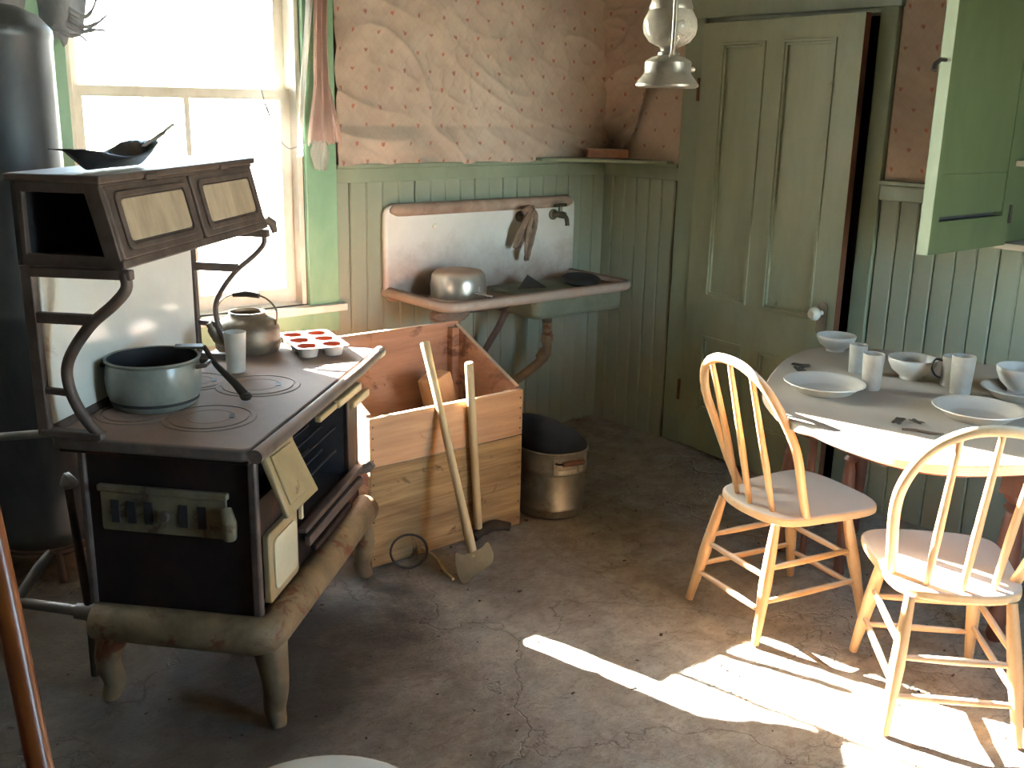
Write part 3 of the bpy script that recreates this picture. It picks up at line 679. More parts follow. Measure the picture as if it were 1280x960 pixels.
# warming closet
A0, A1, b0t, b0b, zt, zb = -.07, .80, .325, .275, 1.412, 1.212
M_ = frame((A0, 0, 0), (0, 1, 0), (0, 0, 1))        # X=b, Y=z, Z=a
out = [(b0b, zb), (.54, zb), (.54, zt), (b0t, zt)]
B().prism([(b0b+.02, zb), (.54, zb), (.54, zb+.012), (b0b+.02, zb+.012)], .0, A1-A0, M_).build('closet_floor', CAST, R0)
B().prism([(b0t-.014, zt-.006), (.55, zt-.006), (.55, zt+.012), (b0t-.014, zt+.012)], -.012, A1-A0+.012, M_).build('closet_top', CAST, R0, bev=.004)
B().prism([(.528, zb), (.54, zb), (.54, zt), (.528, zt)], 0, A1-A0, M_).build('closet_back', DARKIN, R0, smooth=False)
inn = [(b0b+.048, zb+.028), (.515, zb+.028), (.515, zt-.03), (b0t+.035, zt-.03)]
B().ring_prism(out, inn, 0, .018, M_).build('closet_end', CAST, R0, bev=.003)
B().prism(out, A1-A0-.014, A1-A0, M_).build('closet_end', CAST, R0, bev=.003)
sl = Vector((0, b0t-b0b, zt-zb)); H = sl.length
M_ = frame((A0, b0b, zb), (1, 0, 0), sl)            # X=a, Y=up the slanted front, Z outward/inward
zsgn = 1 if (M_ @ Vector((0, 0, 1))-M_ @ Vector((0, 0, 0))).y < 0 else -1
def sl_prism(poly, d0, d1): return B().prism(poly, min(zsgn*d0, zsgn*d1), max(zsgn*d0, zsgn*d1), M_)
def sl_ring(po, pi, d0, d1): return B().ring_prism(po, pi, min(zsgn*d0, zsgn*d1), max(zsgn*d0, zsgn*d1), M_)
Wd = A1-A0
sl_prism([(0, 0), (Wd, 0), (Wd, .022), (0, .022)], -.012, .004).build('closet_rail', CAST, R0, bev=.004)
sl_prism([(0, H-.016), (Wd, H-.016), (Wd, H), (0, H)], -.012, .004).build('closet_rail', CAST, R0, bev=.004)
for (d0, d1) in ((.012, .43), (.445, .858)):
    cd = sl_prism(rrect(d0, d1, .02, H-.012, .012), -.010, .004).build('closet_door', CAST, R0, bev=.004)
    sl_ring(rrect(d0+.028, d1-.028, .038, H-.03, .02), rrect(d0+.045, d1-.045, .052, H-.044, .016), .004, .011).build('moulding', CAST, cd, bev=.002)
    o = sl_prism(rrect(d0+.052, d1-.052, .058, H-.048, .014), .004, .008).build('enamel_panel', CLOSETPANEL, cd, bev=.002); o['label'] = 'brownish dusty enamel panel'
    B().bar(M_ @ Vector((d0+.18, H-.006, zsgn*.012)), M_ @ Vector((d0+.24, H-.006, zsgn*.012)), .012, .014).build('door_catch', CAST, cd, bev=.003)
B().tube([M_ @ Vector((Wd, .03, 0)), M_ @ Vector((Wd+.022, .01, zsgn*.01)), M_ @ Vector((Wd+.024, -.02, zsgn*.01))], [.014, .015, .010], 8).build('closet_finial', CAST, R0)

RM = Matrix.Translation((-2.705, -1.623, 0)) @ Matrix.Rotation(.735, 4, 'Z')
def on_range(a, b, z): return RM @ Vector((a, b, z))
ZT = .7895
# ---- dish pan
p = thing('stew_pot', 'wide grey green stew pot with open dark mouth on the range', 'pot', on_range(.25, .393, ZT))
B().lathe([(0, 0), (.093, 0), (.110, .008), (.122, .045), (.125, .08), (.122, .112), (.119, .124), (.123, .128), (.125, .132), (.123, .136), (.117, .134)], 48).build('body', GREYENAMEL, p, ang=50)
B().lathe([(.1165, .134), (.117, .115), (.119, .07), (.116, .02), (.09, .008), (0, .007)], 48).build('inside', DARKIN, p, ang=60)
for s, nm in ((-2.13, 1), (-2.13+PI, -1)):
    d = Vector((math.cos(s+1.45), math.sin(s+1.45), 0)); e = Vector((-d.y, d.x, 0))
    B().tube([d*.12+e*.03+Vector((0, 0, .115)), d*.146+e*.024+Vector((0, 0, .118)), d*.148-e*.024+Vector((0, 0, .118)), d*.124-e*.03+Vector((0, 0, .115))], .006, 8).build('handle', DARKSTEEL, p)
# ---- lid lifter leaning from the pot rim to the top
lf = thing('lid_lifter', 'dark iron lid lifter propped from the pot rim down to the stove top', 'tool', (0, 0, 0))
pa, pb = on_range(.365, .30, ZT+.142), on_range(.335, .17, ZT+.014)
B().tube([pa, pa.lerp(pb, .3)+Vector((0, 0, -.012)), pa.lerp(pb, .75), pb], [.007, .008, .011, .013], 10).build('shank', DARKSTEEL, lf)
pc = on_range(.335, .37, ZT+.1435)
B().bar(pa+(pa-pc)*-.0, pc, .04, .007).build('flat_grip', DARKSTEEL, lf, bev=.002)
B().lathe([(0, .014), (.013, .009), (.018, 0), (.013, -.009), (0, -.014)], 14, Matrix.Translation(pb)).build('head', DARKSTEEL, lf)
# ---- kettle
k_ = thing('kettle', 'tarnished lidless kettle with bail handle by the splash panel', 'kettle', on_range(.915, .405, ZT), .735)
B().lathe([(0, 0), (.096, 0), (.106, .012), (.107, .04), (.104, .075), (.094, .098), (.070, .112), (.060, .118), (.058, .126), (.061, .130), (.056, .131), (.054, .122), (.088, .096), (.10, .05), (.095, .01), (0, .006)], 44).build('body', KETTLE, k_, ang=50)
B().tube(catmull([(-.09, .045, .05), (-.115, .058, .07), (-.128, .066, .10), (-.138, .072, .118)], 4), [.022]*4+[.018]*4+[.013]*5, 12).build('spout', KETTLE, k_)
hb = catmull([(.0, .10, .09), (.0, .102, .14), (.0, .065, .178), (.0, 0, .19), (.0, -.065, .178), (.0, -.102, .14), (.0, -.10, .09)], 6)
hd = B().tube(hb, .0032, 8).build('bail_handle', KETTLE, k_)
B().tube([(0, .045, .184), (0, 0, .19), (0, -.045, .184)], [.009, .012, .009], 10).build('grip', DARKSTEEL, hd)
# ---- tumbler
t_ = B().lathe([(0, 0), (.026, 0), (.028, .004), (.033, .12), (.034, .124), (.032, .125), (.029, .116), (.025, .01), (0, .008)], 32).build('tumbler', CROCK, None, ang=50)
tag(t_, 'tall cloudy pale tumbler standing before the kettle', 'tumbler'); t_.location = on_range(.63, .325, ZT+.0012)
# ---- muffin pan
mp = thing('muffin_pan', 'white muffin pan with rust brown cups at the far end of the cooktop', 'baking pan', on_range(.970, .200, ZT+.0005), .735+.62)
mb = B(); hw, hh = .135, .088
cups = [(x, y) for y in (-.042, .042) for x in (-.088, 0, .088)]
def loop(pts):
    vs = [mb.bm.verts.new((x, y, .034)) for x, y in pts]
    return [mb.bm.edges.new((vs[i], vs[(i+1) % len(vs)])) for i in range(len(vs))]
eds = loop(rrect(-hw, hw, -hh, hh, .02))
for x, y in cups: eds += loop([(x+.0365*math.cos(2*PI*k/24), y+.0365*math.sin(2*PI*k/24)) for k in range(24)])
bmesh.ops.triangle_fill(mb.bm, edges=eds, use_beauty=True)
plate = mb.build('plate', MUFFIN, mp, smooth=False, solid=.0016)
for x, y in cups:
    B().lathe([(0, 0), (.029, 0), (.0375, .0345), (.0355, .0345), (.0275, .006)], 24, Matrix.Translation((x, y, 0))).build('cup', MUFFIN, mp)
    B().lathe([(.0343, .0338), (.0262, .0072), (0, .007)], 24, Matrix.Translation((x, y, 0))).build('cup_bottom', RUSTCUP, mp)
# ---- torn tin scoop on the closet
sc = thing('tin_scoop', 'dark bent tin scoop with bright handle on top of the warming closet', 'scoop', on_range(.155, .405, 1.4255), .735)
def trough(u, v):
    q = v*2-1; x = -.165+.33*u; w = .048+.010*math.sin(PI*u)
    top = .050-.022*math.sin(PI*min(1, u*1.15))+.010*max(0, u-.8)*5      # rim height along the scoop
    rise = top*abs(q)**1.7; endr = top*max(0, (u-.86)/.14)**1.4+top*max(0, (.12-u)/.12)**1.4
    lean = -.018*max(0, (.12-u)/.12)+.02*max(0, (u-.86)/.14)
    return Vector((x+lean*(rise+endr)/.05, q*w*(.72+.28*min(1, rise/.03)), .003+max(rise, min(top, rise+endr))+.002*noise.noise(Vector((x*22, q*3, 2)))))
B().grid(24, 14, trough).build('bowl', DARKTIN, sc, solid=.002, ang=60)
B().bar((.150, .0, .046), (.205, -.030, .082), .022, .005).build('handle', TIN, sc, bev=.001)
B().bar((.19, -.022, .072), (.235, -.045, .104), .012, .005).build('handle_tip', TIN, sc, bev=.001)

# ================================================================== boiler and its pipes
bt = thing('range_boiler', 'tall grey cylindrical water boiler on an iron stand left of the range', 'boiler', (-2.875, -.245, 0))
B().lathe([(0, .10), (.12, .105), (.155, .115), (.167, .14), (.168, .16), (.1655, .17), (.1655, .9), (.168, .905), (.168, .925), (.1655, .93), (.1655, 1.76), (.169, 1.765), (.169, 1.79), (.162, 1.80), (.13, 1.835), (.07, 1.86), (0, 1.868)], 48).build('tank', TANK, bt, ang=35)
B().tube([(.15*math.cos(t), .15*math.sin(t), .092) for t in [2*PI*k/32 for k in range(32)]], .012, 8, closed=True).build('stand_ring', CAST, bt)
for kx in range(3):
    t = .5+kx*2*PI/3; c_, s_ = math.cos(t), math.sin(t)
    B().tube([(.15*c_, .15*s_, .092), (.175*c_, .175*s_, .05), (.19*c_, .19*s_, 0)], [.014, .012, .014], 8).build('stand_leg', CAST, bt)
B().tube([(0, 0, 1.86), (0, 0, 2.0), (0, .0, ZC)], .014, 10).build('outlet_pipe', PIPE, bt)
wp = thing('water_pipe', 'grey water pipe run between boiler and range at cooktop height', 'pipe', (0, 0, 0))
B().tube([(-3.26, -.85, .70), (-3.144, -.83, .672), (-2.97, -.90, .675)], .012, 10).build('pipe', PIPE, wp)
B().tube([(-2.99, -.893, .6755), (-2.945, -.912, .674)], [.018, .018], 12).build('elbow', PIPE, wp)
B().tube([(-2.95, -.912, .674), (-2.92, -.98, .66), (-2.90, -1.04, .655)], [.013]*3, 10).build('pipe', PIPE, wp)
dp = thing('drain_pipe', 'grey drain pipe with round valve head low beside the range', 'pipe', (0, 0, 0))
B().tube([(-3.25, -.90, .225), (-3.142, -.956, .222), (-3.0, -1.08, .20)], .015, 10).build('pipe', PIPE, dp)
B().tube([(-3.015, -1.068, .202), (-2.985, -1.092, .197), (-2.965, -1.11, .205)], [.022, .024, .02], 12).build('elbow', PIPE, dp)
B().tube([(-2.985, -1.09, .20), (-2.982, -1.03, .38), (-2.979, -.98, .53)], [.012]*3, 10).build('riser', DARKSTEEL, dp)
B().lathe([(0, .022), (.02, .02), (.026, .008), (.02, -.006), (.01, -.02)], 16, Matrix.Translation((-2.979, -.975, .55)) @ Matrix.Rotation(1.0, 4, 'Y')).build('valve_head', PIPE, dp)
B().tube([(-3.142, -.956, .222), (-3.07, -.94, .30), (-3.03, -.93, .335)], [.013, .016, .012], 10).build('brace', PIPE, dp)
B().tube([(-3.12, -.93, .0), (-3.135, -.95, .11), (-3.142, -.956, .222)], [.012]*3, 8).build('riser', PIPE, dp)
B().tube([(-2.985, -1.09, .0), (-2.985, -1.09, .19)], [.012]*2, 8).build('riser', DARKSTEEL, dp)

# ================================================================== wooden bin
bn = thing('firewood_bin', 'open orange plank bin with sloping sides standing under the sink', 'bin', (-1.985, -.957, 0))
BW, BD, HF, HB, TH = .680, .44, .552, .745, .02
def zt(y): return HF+(HB-HF)*y/BD
def plank(name, mat, poly, m, t0, t1): return B().prism(poly, t0, t1, m).build(name, mat, bn, bev=.0025)
MXZ = frame((0, 0, 0), (1, 0, 0), (0, 0, 1))            # z of prism = -y
plank('plank', BINWOOD, [(0, .372), (BW, .372), (BW, HF), (0, HF)], MXZ, -TH, 0)
plank('plank', BINGREY, [(0, 0), (BW, 0), (BW, .370), (0, .370)], MXZ, -TH, 0)
plank('plank', BININ, [(0, .40), (BW, .40), (BW, HB), (0, HB)], MXZ, -BD, -BD+TH)
plank('plank', BININ, [(0, 0), (BW, 0), (BW, .398), (0, .398)], MXZ, -BD, -BD+TH)
MYZ = frame((0, 0, 0), (0, 1, 0), (0, 0, 1))            # prism z = +x
for x0 in (0, BW-TH):
    a, e = TH+.0005, BD-TH-.0005
    plank('plank', BININ, [(a, .30), (e, .30), (e, zt(e)), (a, zt(a))], MYZ, x0, x0+TH)
    plank('plank', BININ if x0 else BINWOOD, [(a, 0), (e, 0), (e, .298), (a, .298)], MYZ, x0, x0+TH)
B().box(TH, BW-TH, TH, BD-TH, .012, .03).build('bottom_board', BININ, bn)
for x0, y0, z1 in ((TH, TH, HF-.01), (BW-TH-.035, TH, HF-.01), (TH, BD-TH-.035, HB-.025), (BW-TH-.035, BD-TH-.035, HB-.02)):
    B().box(x0, x0+.035, y0, y0+.035, .03, z1).build('corner_post', BININ, bn, bev=.003)
nb = B()
for xx in (.012, BW-.012):
    for zz in (.03, .10, .17, .24, .31, .40, .44, .48, .52):
        nb.lathe([(.0032, -.0004), (.0028, .0012), (0, .0016)], 8, Matrix.Translation((xx, 0, zz)) @ Matrix.Rotation(PI/2, 4, 'X'))
o = nb.build('nail', DARKSTEEL, bn); o['kind'] = 'stuff'
lg = B().prism([(-.06, -.045), (.05, -.05), (.066, .02), (.01, .055), (-.055, .035)], 0, .56).build('firewood_log', FIREWOOD, None, bev=.006)
tag(lg, 'pale split firewood log standing inside the plank bin', 'log'); lg.location = (-1.425, -.735, .045); lg.rotation_euler = (math.radians(-6), math.radians(-12), .3)

# ---- axe leaning on the bin
ax = thing('axe', 'dusty axe leaning on the bin with broad tan blade on the floor', 'axe', (0, 0, 0))
O_ = Vector((-1.742, -1.245, .052)); tp = Vector((-1.685, -.852, .762)); h_ = (tp-O_).normalized()
r_ = Vector((.777, -.629, 0)); r_ = (r_-h_*r_.dot(h_)).normalized()
M_ = frame(O_, r_, h_)
B().tube([O_+h_*.03, O_+h_*.12, O_+h_*.3, O_+h_*.6, tp-h_*.06, tp], [.016, .0155, .0135, .0135, .0155, .017], 12, flat=1.25).build('handle', HANDLE, ax, ang=50)
hp = catmull([(-.060, .056), (-.035, .047), (-.002, .046), (.032, .054), (.060, .068), (.068, .022), (.054, -.006), (.0, -.032), (-.054, -.052), (-.068, -.008)], 4, True)
bl = B(); n_ = len(hp)
front, back = [], []
for p in hp:
    th_ = .003+.022*max(0, min(1, (p[0]+.066)/.066))
    front.append(bl.bm.verts.new(M_ @ Vector((p[0], p[1], th_)))); back.append(bl.bm.verts.new(M_ @ Vector((p[0], p[1], -th_))))
bl.bm.faces.new(front); bl.bm.faces.new(back[::-1])
for i in range(n_): bl.bm.faces.new((front[i], back[i], back[(i+1) % n_], front[(i+1) % n_]))
bl.build('blade', STEEL, ax, bev=.002, ang=30)
# ---- second long handled tool
ml = thing('splitting_maul', 'second straight wooden handled maul upright against the bin, dark head behind the axe', 'maul', (0, 0, 0))
B().tube([(-1.540, -.996, .04), (-1.553, -.985, .3), (-1.580, -.979, .695), (-1.581, -.979, .70)], [.015, .015, .016, .014], 12).build('handle', HANDLE, ml)
B().tube(catmull([(-1.575, -1.01, .03), (-1.53, -1.0, .042), (-1.47, -.99, .045), (-1.42, -1.0, .036), (-1.40, -1.01, .03)], 4), [.022]*5+[.026]*6+[.022]*6, 10, flat=.8).build('head', DARKSTEEL, ml)
# ---- wire hoop and bent stick on the floor
hoop = B().tube([(-1.865+.075*math.cos(t), -1.015+.03*math.sin(t)-.0, .055+.05*math.sin(t)) for t in [2*PI*k/28 for k in range(28)]], .0045, 8, closed=True).build('wire_hoop', DARKSTEEL)
tag(hoop, 'dark wire hoop propped on the floor against the bin front', 'hoop')
stk = B().tube(catmull([(-1.80, -1.0, .045), (-1.782, -1.035, .03), (-1.775, -1.07, .012), (-1.80, -1.14, .010), (-1.812, -1.21, .007)], 5), .006, 8).build('bent_stick', TWIG)
tag(stk, 'thin pale bent stick on the floor left of the axe blade', 'stick')

# ================================================================== wash boiler behind the bin
bk = thing('wash_bucket', 'dull metal oval wash bucket between the bin and the door', 'bucket', (-1.055, -.765, 0), math.radians(74))
def oval(r, k=0): return r
prof = [(0, .004), (.93, 0), (.95, .006), (.955, .03), (.97, .035), (.972, .044), (.96, .05), (.985, .185), (1.0, .19), (1.0, .205), (.988, .21), (1.0, .268), (1.03, .272), (1.035, .279), (1.02, .284), (.985, .28), (.98, .2), (.94, .02), (0, .012)]
LX, LY = .285, .155
def oval_lathe(b, prof, seg=56):
    rings = []
    for r, z in prof:
        if r < 1e-5: rings.append([b.bm.verts.new((0, 0, z))]); continue
        ring = []
        for k in range(seg):
            t = 2*PI*k/seg; c_, s_ = math.cos(t), math.sin(t)
            ring.append(b.bm.verts.new((r*LX*math.copysign(abs(c_)**.8, c_), r*LY*math.copysign(abs(s_)**.8, s_), z)))
        rings.append(ring)
    for A, Q in zip(rings[:-1], rings[1:]):
        for k in range(seg):
            j = (k+1) % seg
            if len(A) == 1: b.bm.faces.new((A[0], Q[j], Q[k]))
            elif len(Q) == 1: b.bm.faces.new((A[k], A[j], Q[0]))
            else: b.bm.faces.new((A[k], A[j], Q[j], Q[k]))
    return b
oval_lathe(B(), prof[:15]).build('body', BUCKET, bk, ang=35)
oval_lathe(B(), [(1.0, .281), (.975, .275), (.965, .2), (.93, .02), (0, .014)]).build('inside', DARKIN, bk, ang=60)
for sx in (-1, 1):
    x = sx*LX
    hdl = B().tube(catmull([(x, -.055, .245), (x+sx*.03, -.055, .252), (x+sx*.045, -.04, .256), (x+sx*.045, .04, .256), (x+sx*.03, .055, .252), (x, .055, .245)], 4), .0045, 8).build('handle', DARKSTEEL, bk)
    B().tube([(x+sx*.045, -.045, .256), (x+sx*.045, 0, .257), (x+sx*.045, .045, .256)], [.010, .012, .010], 10).build('grip', TABLEWOOD, hdl)
    for yy in (-.055, .055): B().bar((x*1.003, yy, .20), (x*1.01, yy, .262), .022, .006, (1, 0, 0)).build('handle_lug', BUCKET, bk, bev=.002)

# ================================================================== sink
sk = thing('kitchen_sink', 'white roll rim enamel sink with high back and rusty dust on the boards', 'sink', (0, 0, 0))
X0, X1, Y0, Y1, ZR = -1.345, -.235, -.508, -.016, .80
M_ = frame((0, -.016, 0), (1, 0, 0), (0, 0, 1))
def splash(u, v):   # back with rolled top, corners cut round
    return None
po = rrect(X0, X1, .74, 1.172, .055, 6)
B().prism(po, 0, .036, M_).build('splash_back', SINKEN, sk, bev=.014, seg=3)
rx = [X0+.030, X0+.034, X0+.045, X0+.065, X0+.10, X1-.10, X1-.065, X1-.045, X1-.034, X1-.030]
B().tube([(x, -.050, 1.145-.006*(2 if i in (0, 9) else 1 if i in (1, 8) else 0)) for i, x in enumerate(rx)], [.008, .016, .023, .027, .028, .028, .027, .023, .016, .008], 14).build('rolled_top', SINKDUST, sk, ang=60)
def edge_path(inset, n=6, r=.09):
    p = [(X0+inset, Y1)]
    for cx, cy, a0 in ((X0+r, Y0+r, 180), (X1-r, Y0+r, 270)):
        for k in range(n+1):
            t = math.radians(a0+90*k/n); p.append((cx+(r-inset)*math.cos(t), cy+(r-inset)*math.sin(t)))
    p.append((X1-inset, Y1)); return p
B().tube([(x, y, ZR-.012) for x, y in edge_path(.022)], .024, 14, upv=(0, 0, 1)).build('roll_rim', SINKEN, sk, ang=60)
def deck(u, v):
    x = X0+.025+(X1-X0-.05)*u; y = Y0+.025+(Y1-.03-Y0-.025)*v
    # rounded front corners
    r = .075
    for cx, sgn in ((X0+.025+r, -1), (X1-.025-r, 1)):
        if (x-cx)*sgn > 0 and y < Y0+.025+r:
            dx, dy = x-cx, y-(Y0+.025+r); L_ = math.hypot(dx, dy); mx_ = max(abs(dx), abs(dy))
            if L_ > 1e-6: x, y = cx+dx*mx_/L_, Y0+.025+r+dy*mx_/L_
    z = ZR-.006
    e = min(x-X0, X1-x, y-Y0); z -= .030*min(1, max(0, (e-.03)/.05))
    def smooth(t): t = max(0, min(1, t)); return t*t*(3-2*t)
    bx = min(x-(-.80), (-.315)-x); by = min(y-(-.44), (-.085)-y)
    z -= .10*smooth(bx/.05)*smooth(by/.05)
    if bx < 0 and x < -.8: z -= .010*max(0, min(1, (x-X0)/.55))
    return Vector((x, y, z))
B().grid(84, 40, deck).build('basin', SINKEN, sk, ang=70, solid=.008)
def tap(x, nm):
    t = thing(nm[0], nm[1], 'tap', (x, -.052, 1.085), group='taps on the sink back')
    B().lathe([(0, 0), (.026, 0), (.026, .006), (.014, .010), (.014, .018)], 18, Matrix.Rotation(PI/2, 4, 'X')).build('flange', BRASS, t)
    B().tube(catmull([(0, -.01, 0), (0, -.045, .002), (0, -.075, .004), (.0, -.10, -.01), (0, -.108, -.045)], 4), [.013]*5+[.017]*5+[.011]*7, 12).build('body', BRASS, t)
    B().tube([(0, -.055, .004), (0, -.055, .045)], [.012, .009], 10).build('stem', BRASS, t)
    B().tube([(-.036, -.055, .048), (0, -.055, .05), (.036, -.055, .048)], [.007, .009, .007], 8).build('cross_handle', BRASS, t)
    return t
B().lathe([(0, .012), (.010, .009), (.013, 0)], 14, Matrix.Translation((-1.085, -.052, 1.065)) @ Matrix.Rotation(PI/2, 4, 'X')).build('bolt_cap', PORCELAIN, sk)
tap(-.595, ('water_tap', 'left tarnished tap on the sink back with a rag hanging over it'))
tap(-.385, ('water_tap', 'right bare tarnished tap on the sink back'))
rg = thing('rag', 'grimy rag hung over the left sink tap in two tails', 'rag', (-.60, -.13, 1.10))
def tail(x0, x1, dz, ph, yo):
    def f(u, v):
        s = u*2-1; w = .010+.018*math.sin(PI*min(1, v*.85+.08)); x = x0+(x1-x0)*v
        return Vector((x+s*w, yo-.010*math.sin(s*5+ph+v*3)-.012*math.cos(v*3)+.006*noise.noise(Vector((s*4, v*9, ph))), .014-dz*v+.02*(1-v)**3*(1-s*s)+.014*abs(s)*v*noise.noise(Vector((s*5, 1, ph)))))
    return f
B().grid(14, 22, tail(-.014, -.072, .165, 1, -.012)).build('cloth_tail', RAGM, rg, solid=.005, ang=70)
B().grid(14, 22, tail(-.002, -.020, .225, 3, -.022)).build('cloth_tail', RAGM, rg, solid=.005, ang=70)
B().tube([(-.04, .0, .012), (-.01, -.012, .03), (.02, 0, .018)], [.014, .019, .012], 10).build('cloth_fold', RAGM, rg)
SINKOUT = mk('sink_underside_paint', (96, 100, 82), (118, 120, 100), 6, rough=.7, bump=.15, c3=(92, 74, 58), spot_lo=.62, spot_scale=6)
B().prism(rrect(-.815, -.27, -.455, -.07, .05), .672, .776).build('basin_underside', SINKOUT, sk, bev=.02, seg=3)
# under the sink: trap, supply pipe
dr = thing('sink_drain', 'rusty waste pipe bending down from the sink to the wall', 'pipe', (0, 0, 0))
B().lathe([(.055, .04), (.045, .02), (.026, 0), (.024, -.03)], 20, Matrix.Translation((-.575, -.25, .635))).build('drain_cup', BRASS, dr)
B().tube(catmull([(-.574, -.25, .64), (-.572, -.25, .52), (-.575, -.25, .46), (-.60, -.22, .40), (-.65, -.15, .325), (-.70, -.07, .24), (-.72, -.02, .20)], 5), .023, 14).build('waste_pipe', RUSTLEG, dr)
for p, q in (((-.573, -.25, .545), (-.572, -.25, .515)), ((-.577, -.248, .465), (-.59, -.232, .425))):
    B().tube([p, q], .031, 14).build('coupling', RUSTLEG, dr)
spipe = thing('supply_pipe', 'dark water supply pipe running under the sink along the wall', 'pipe', (0, 0, 0))
B().tube(catmull([(-1.27, -.30, .725), (-1.0, -.28, .72), (-.80, -.24, .715), (-.70, -.16, .70), (-.66, -.05, .69), (-.66, -.016, .69)], 5), .014, 10).build('pipe', CAST, spipe)
B().tube([(-.80, -.24, .71), (-.82, -.19, .60), (-.87, -.10, .42), (-.88, -.06, .30)], .016, 10).build('pipe', CAST, spipe)
B().tube([(-.83, -.245, .714), (-.77, -.23, .714)], .022, 10).build('coupling', CAST, spipe)
wad = B().grid(26, 16, lambda u, v: Vector((-1.20+.10*math.cos(PI*v)*1.0, -.33+.05*math.sin(PI*v)*math.cos(2*PI*u), .722+.034*math.sin(PI*v)*math.sin(2*PI*u)))+Vector((noise.noise(Vector((u*9, v*9, 1))), noise.noise(Vector((u*9, v*9, 4))), noise.noise(Vector((u*9, v*9, 7)))))*.016*math.sin(PI*v), closed_u=True).build('pipe_wrapping', RAGM, None, ang=70)
tag(wad, 'grey cloth wad wrapped round the pipe under the sink corner', 'cloth')
# things in the sink
pt = thing('saucepan', 'dusty aluminium saucepan upside down on the sink drainboard with thin handle', 'saucepan', (-1.085, -.235, .768))
B().lathe([(.128, 0), (.132, .004), (.129, .010), (.122, .013), (.124, .06), (.118, .105), (.104, .122), (.085, .127), (0, .127)], 48).build('body', ALU, pt, ang=40)
B().lathe([(.120, .002), (.118, .06), (.112, .10), (0, .118)], 40).build('inside', DARKIN, pt, ang=60)
B().bar((.0, -.118, .044), (-.030, -.276, .054), .020, .007, w1=.013).build('handle', ALU, pt, bev=.002)
B().prism(rrect(-.018, .018, -.022, .022, .01), 0, .006, frame((.030, -.120, .05), (.96, .24, 0), (0, 0, 1))).build('handle_bracket', ALU, pt, bev=.002)
sh = B().prism([(-.085, -.02), (-.02, .055), (.06, -.005), (.085, -.035), (-.03, -.045)], 0, .003).build('tin_scrap', DARKSTEEL, None)
tag(sh, 'bent dark tin scrap standing in the sink basin middle', 'scrap metal'); sh.location = (-.66, -.24, .785); sh.rotation_euler = (math.radians(62), 0, math.radians(-18))
pl_ = B().lathe([(0, .004), (.07, .002), (.088, .014), (.094, .018), (.09, .011), (.07, 0), (0, 0)], 32).build('tin_plate', DARKTIN, None)
tag(pl_, 'dark round tin plate lying at the right end of the sink', 'plate'); pl_.location = (-.385, -.27, .782); pl_.rotation_euler = (math.radians(9), math.radians(-6), 0)

# ================================================================== hanging lantern
ln = thing('hanging_lantern', 'grey tin kerosene lantern hanging from the ceiling before the door', 'lantern', (-1.515, -1.80, 1.652))
B().lathe([(0, .004), (.078, 0), (.087, .004), (.0875, .010), (.080, .020), (.067, .036), (.064, .042), (.065, .068), (.060, .074), (.045, .082), (.03, .086), (0, .088)], 40).build('fuel_tank', LANTERN, ln, ang=40)
B().lathe([(.027, .083), (.030, .088), (.030, .094), (.022, .098), (.024, .104), (.03, .110), (.038, .113), (0, .114)], 24).build('burner', LANTERN, ln)
B().lathe([(.036, .112), (.056, .122), (.071, .142), (.075, .162), (.072, .182), (.060, .204), (.046, .218), (.043, .222), (.0415, .221), (.058, .202), (.0695, .181), (.0725, .162), (.0685, .143), (.054, .1245), (.0345, .1145)], 40).build('globe', DUSTGLASS, ln, ang=60)
B().lathe([(.058, .206), (.060, .212), (.056, .224), (.052, .24), (.042, .30), (.038, .32), (.044, .325), (.044, .345), (.02, .365), (0, .368)], 36).build('hood', LANTERN, ln, ang=40)
dirv = Vector((.633, .774, 0))
for s in (-1, 1):
    d = dirv*s
    B().tube(catmull([d*.052+Vector((0, 0, .082)), d*.082+Vector((0, 0, .10)), d*.086+Vector((0, 0, .16)), d*.084+Vector((0, 0, .24)), d*.07+Vector((0, 0, .31)), d*.04+Vector((0, 0, .338))], 5), .0068, 10).build('side_tube', LANTERN, ln)
B().tube([(.062, -.02, .05), (.078, -.026, .052)], .007, 10).build('filler_cap', LANTERN, ln)
bl_ = B().tube(catmull([Vector((dirv.y, -dirv.x, 0))*.046+Vector((0, 0, .335)), Vector((dirv.y, -dirv.x, 0))*.05+Vector((0, 0, .40)), (0, 0, .455), Vector((-dirv.y, dirv.x, 0))*.05+Vector((0, 0, .40)), Vector((-dirv.y, dirv.x, 0))*.046+Vector((0, 0, .335))], 6), .0025, 8).build('bail', DARKSTEEL, ln)
B().tube([(0, 0, .452), (0, 0, .7), (0, 0, ZC-1.652)], .002, 6).build('hanging_wire', DARKSTEEL, ln)

# ================================================================== wall cupboard with its door open
cb = thing('wall_cupboard', 'green wall cupboard with one door swung open toward the room', 'cupboard', (0, 0, 0))
cy0, cy1, cz0, cz1, cd_ = -3.05, -2.17, 1.16, 2.30, .25
B().box(-cd_, -.012, cy0, cy1, cz0, cz0+.022).build('bottom_board', TABLETOP, cb, bev=.002)
B().box(-cd_, -.012, cy0, cy1, cz1-.02, cz1).build('top_board', GREEN_CAB, cb)
B().box(-cd_, -.012, cy1-.02, cy1, cz0+.022, cz1-.02).build('side_board', GREEN_CAB, cb)
B().box(-cd_, -.012, cy0, cy0+.02, cz0+.022, cz1-.02).build('side_board', GREEN_CAB, cb)
B().box(-.024, -.012, cy0+.02, cy1-.02, cz0+.022, cz1-.02).build('back_board', DARKIN, cb)
B().box(-cd_+.02, -.024, cy0+.02, cy1-.02, 1.435, 1.452).build('shelf', TABLETOP, cb)
B().box(-cd_+.02, -.024, cy0+.02, cy1-.02, 1.80, 1.817).build('shelf', TABLETOP, cb)
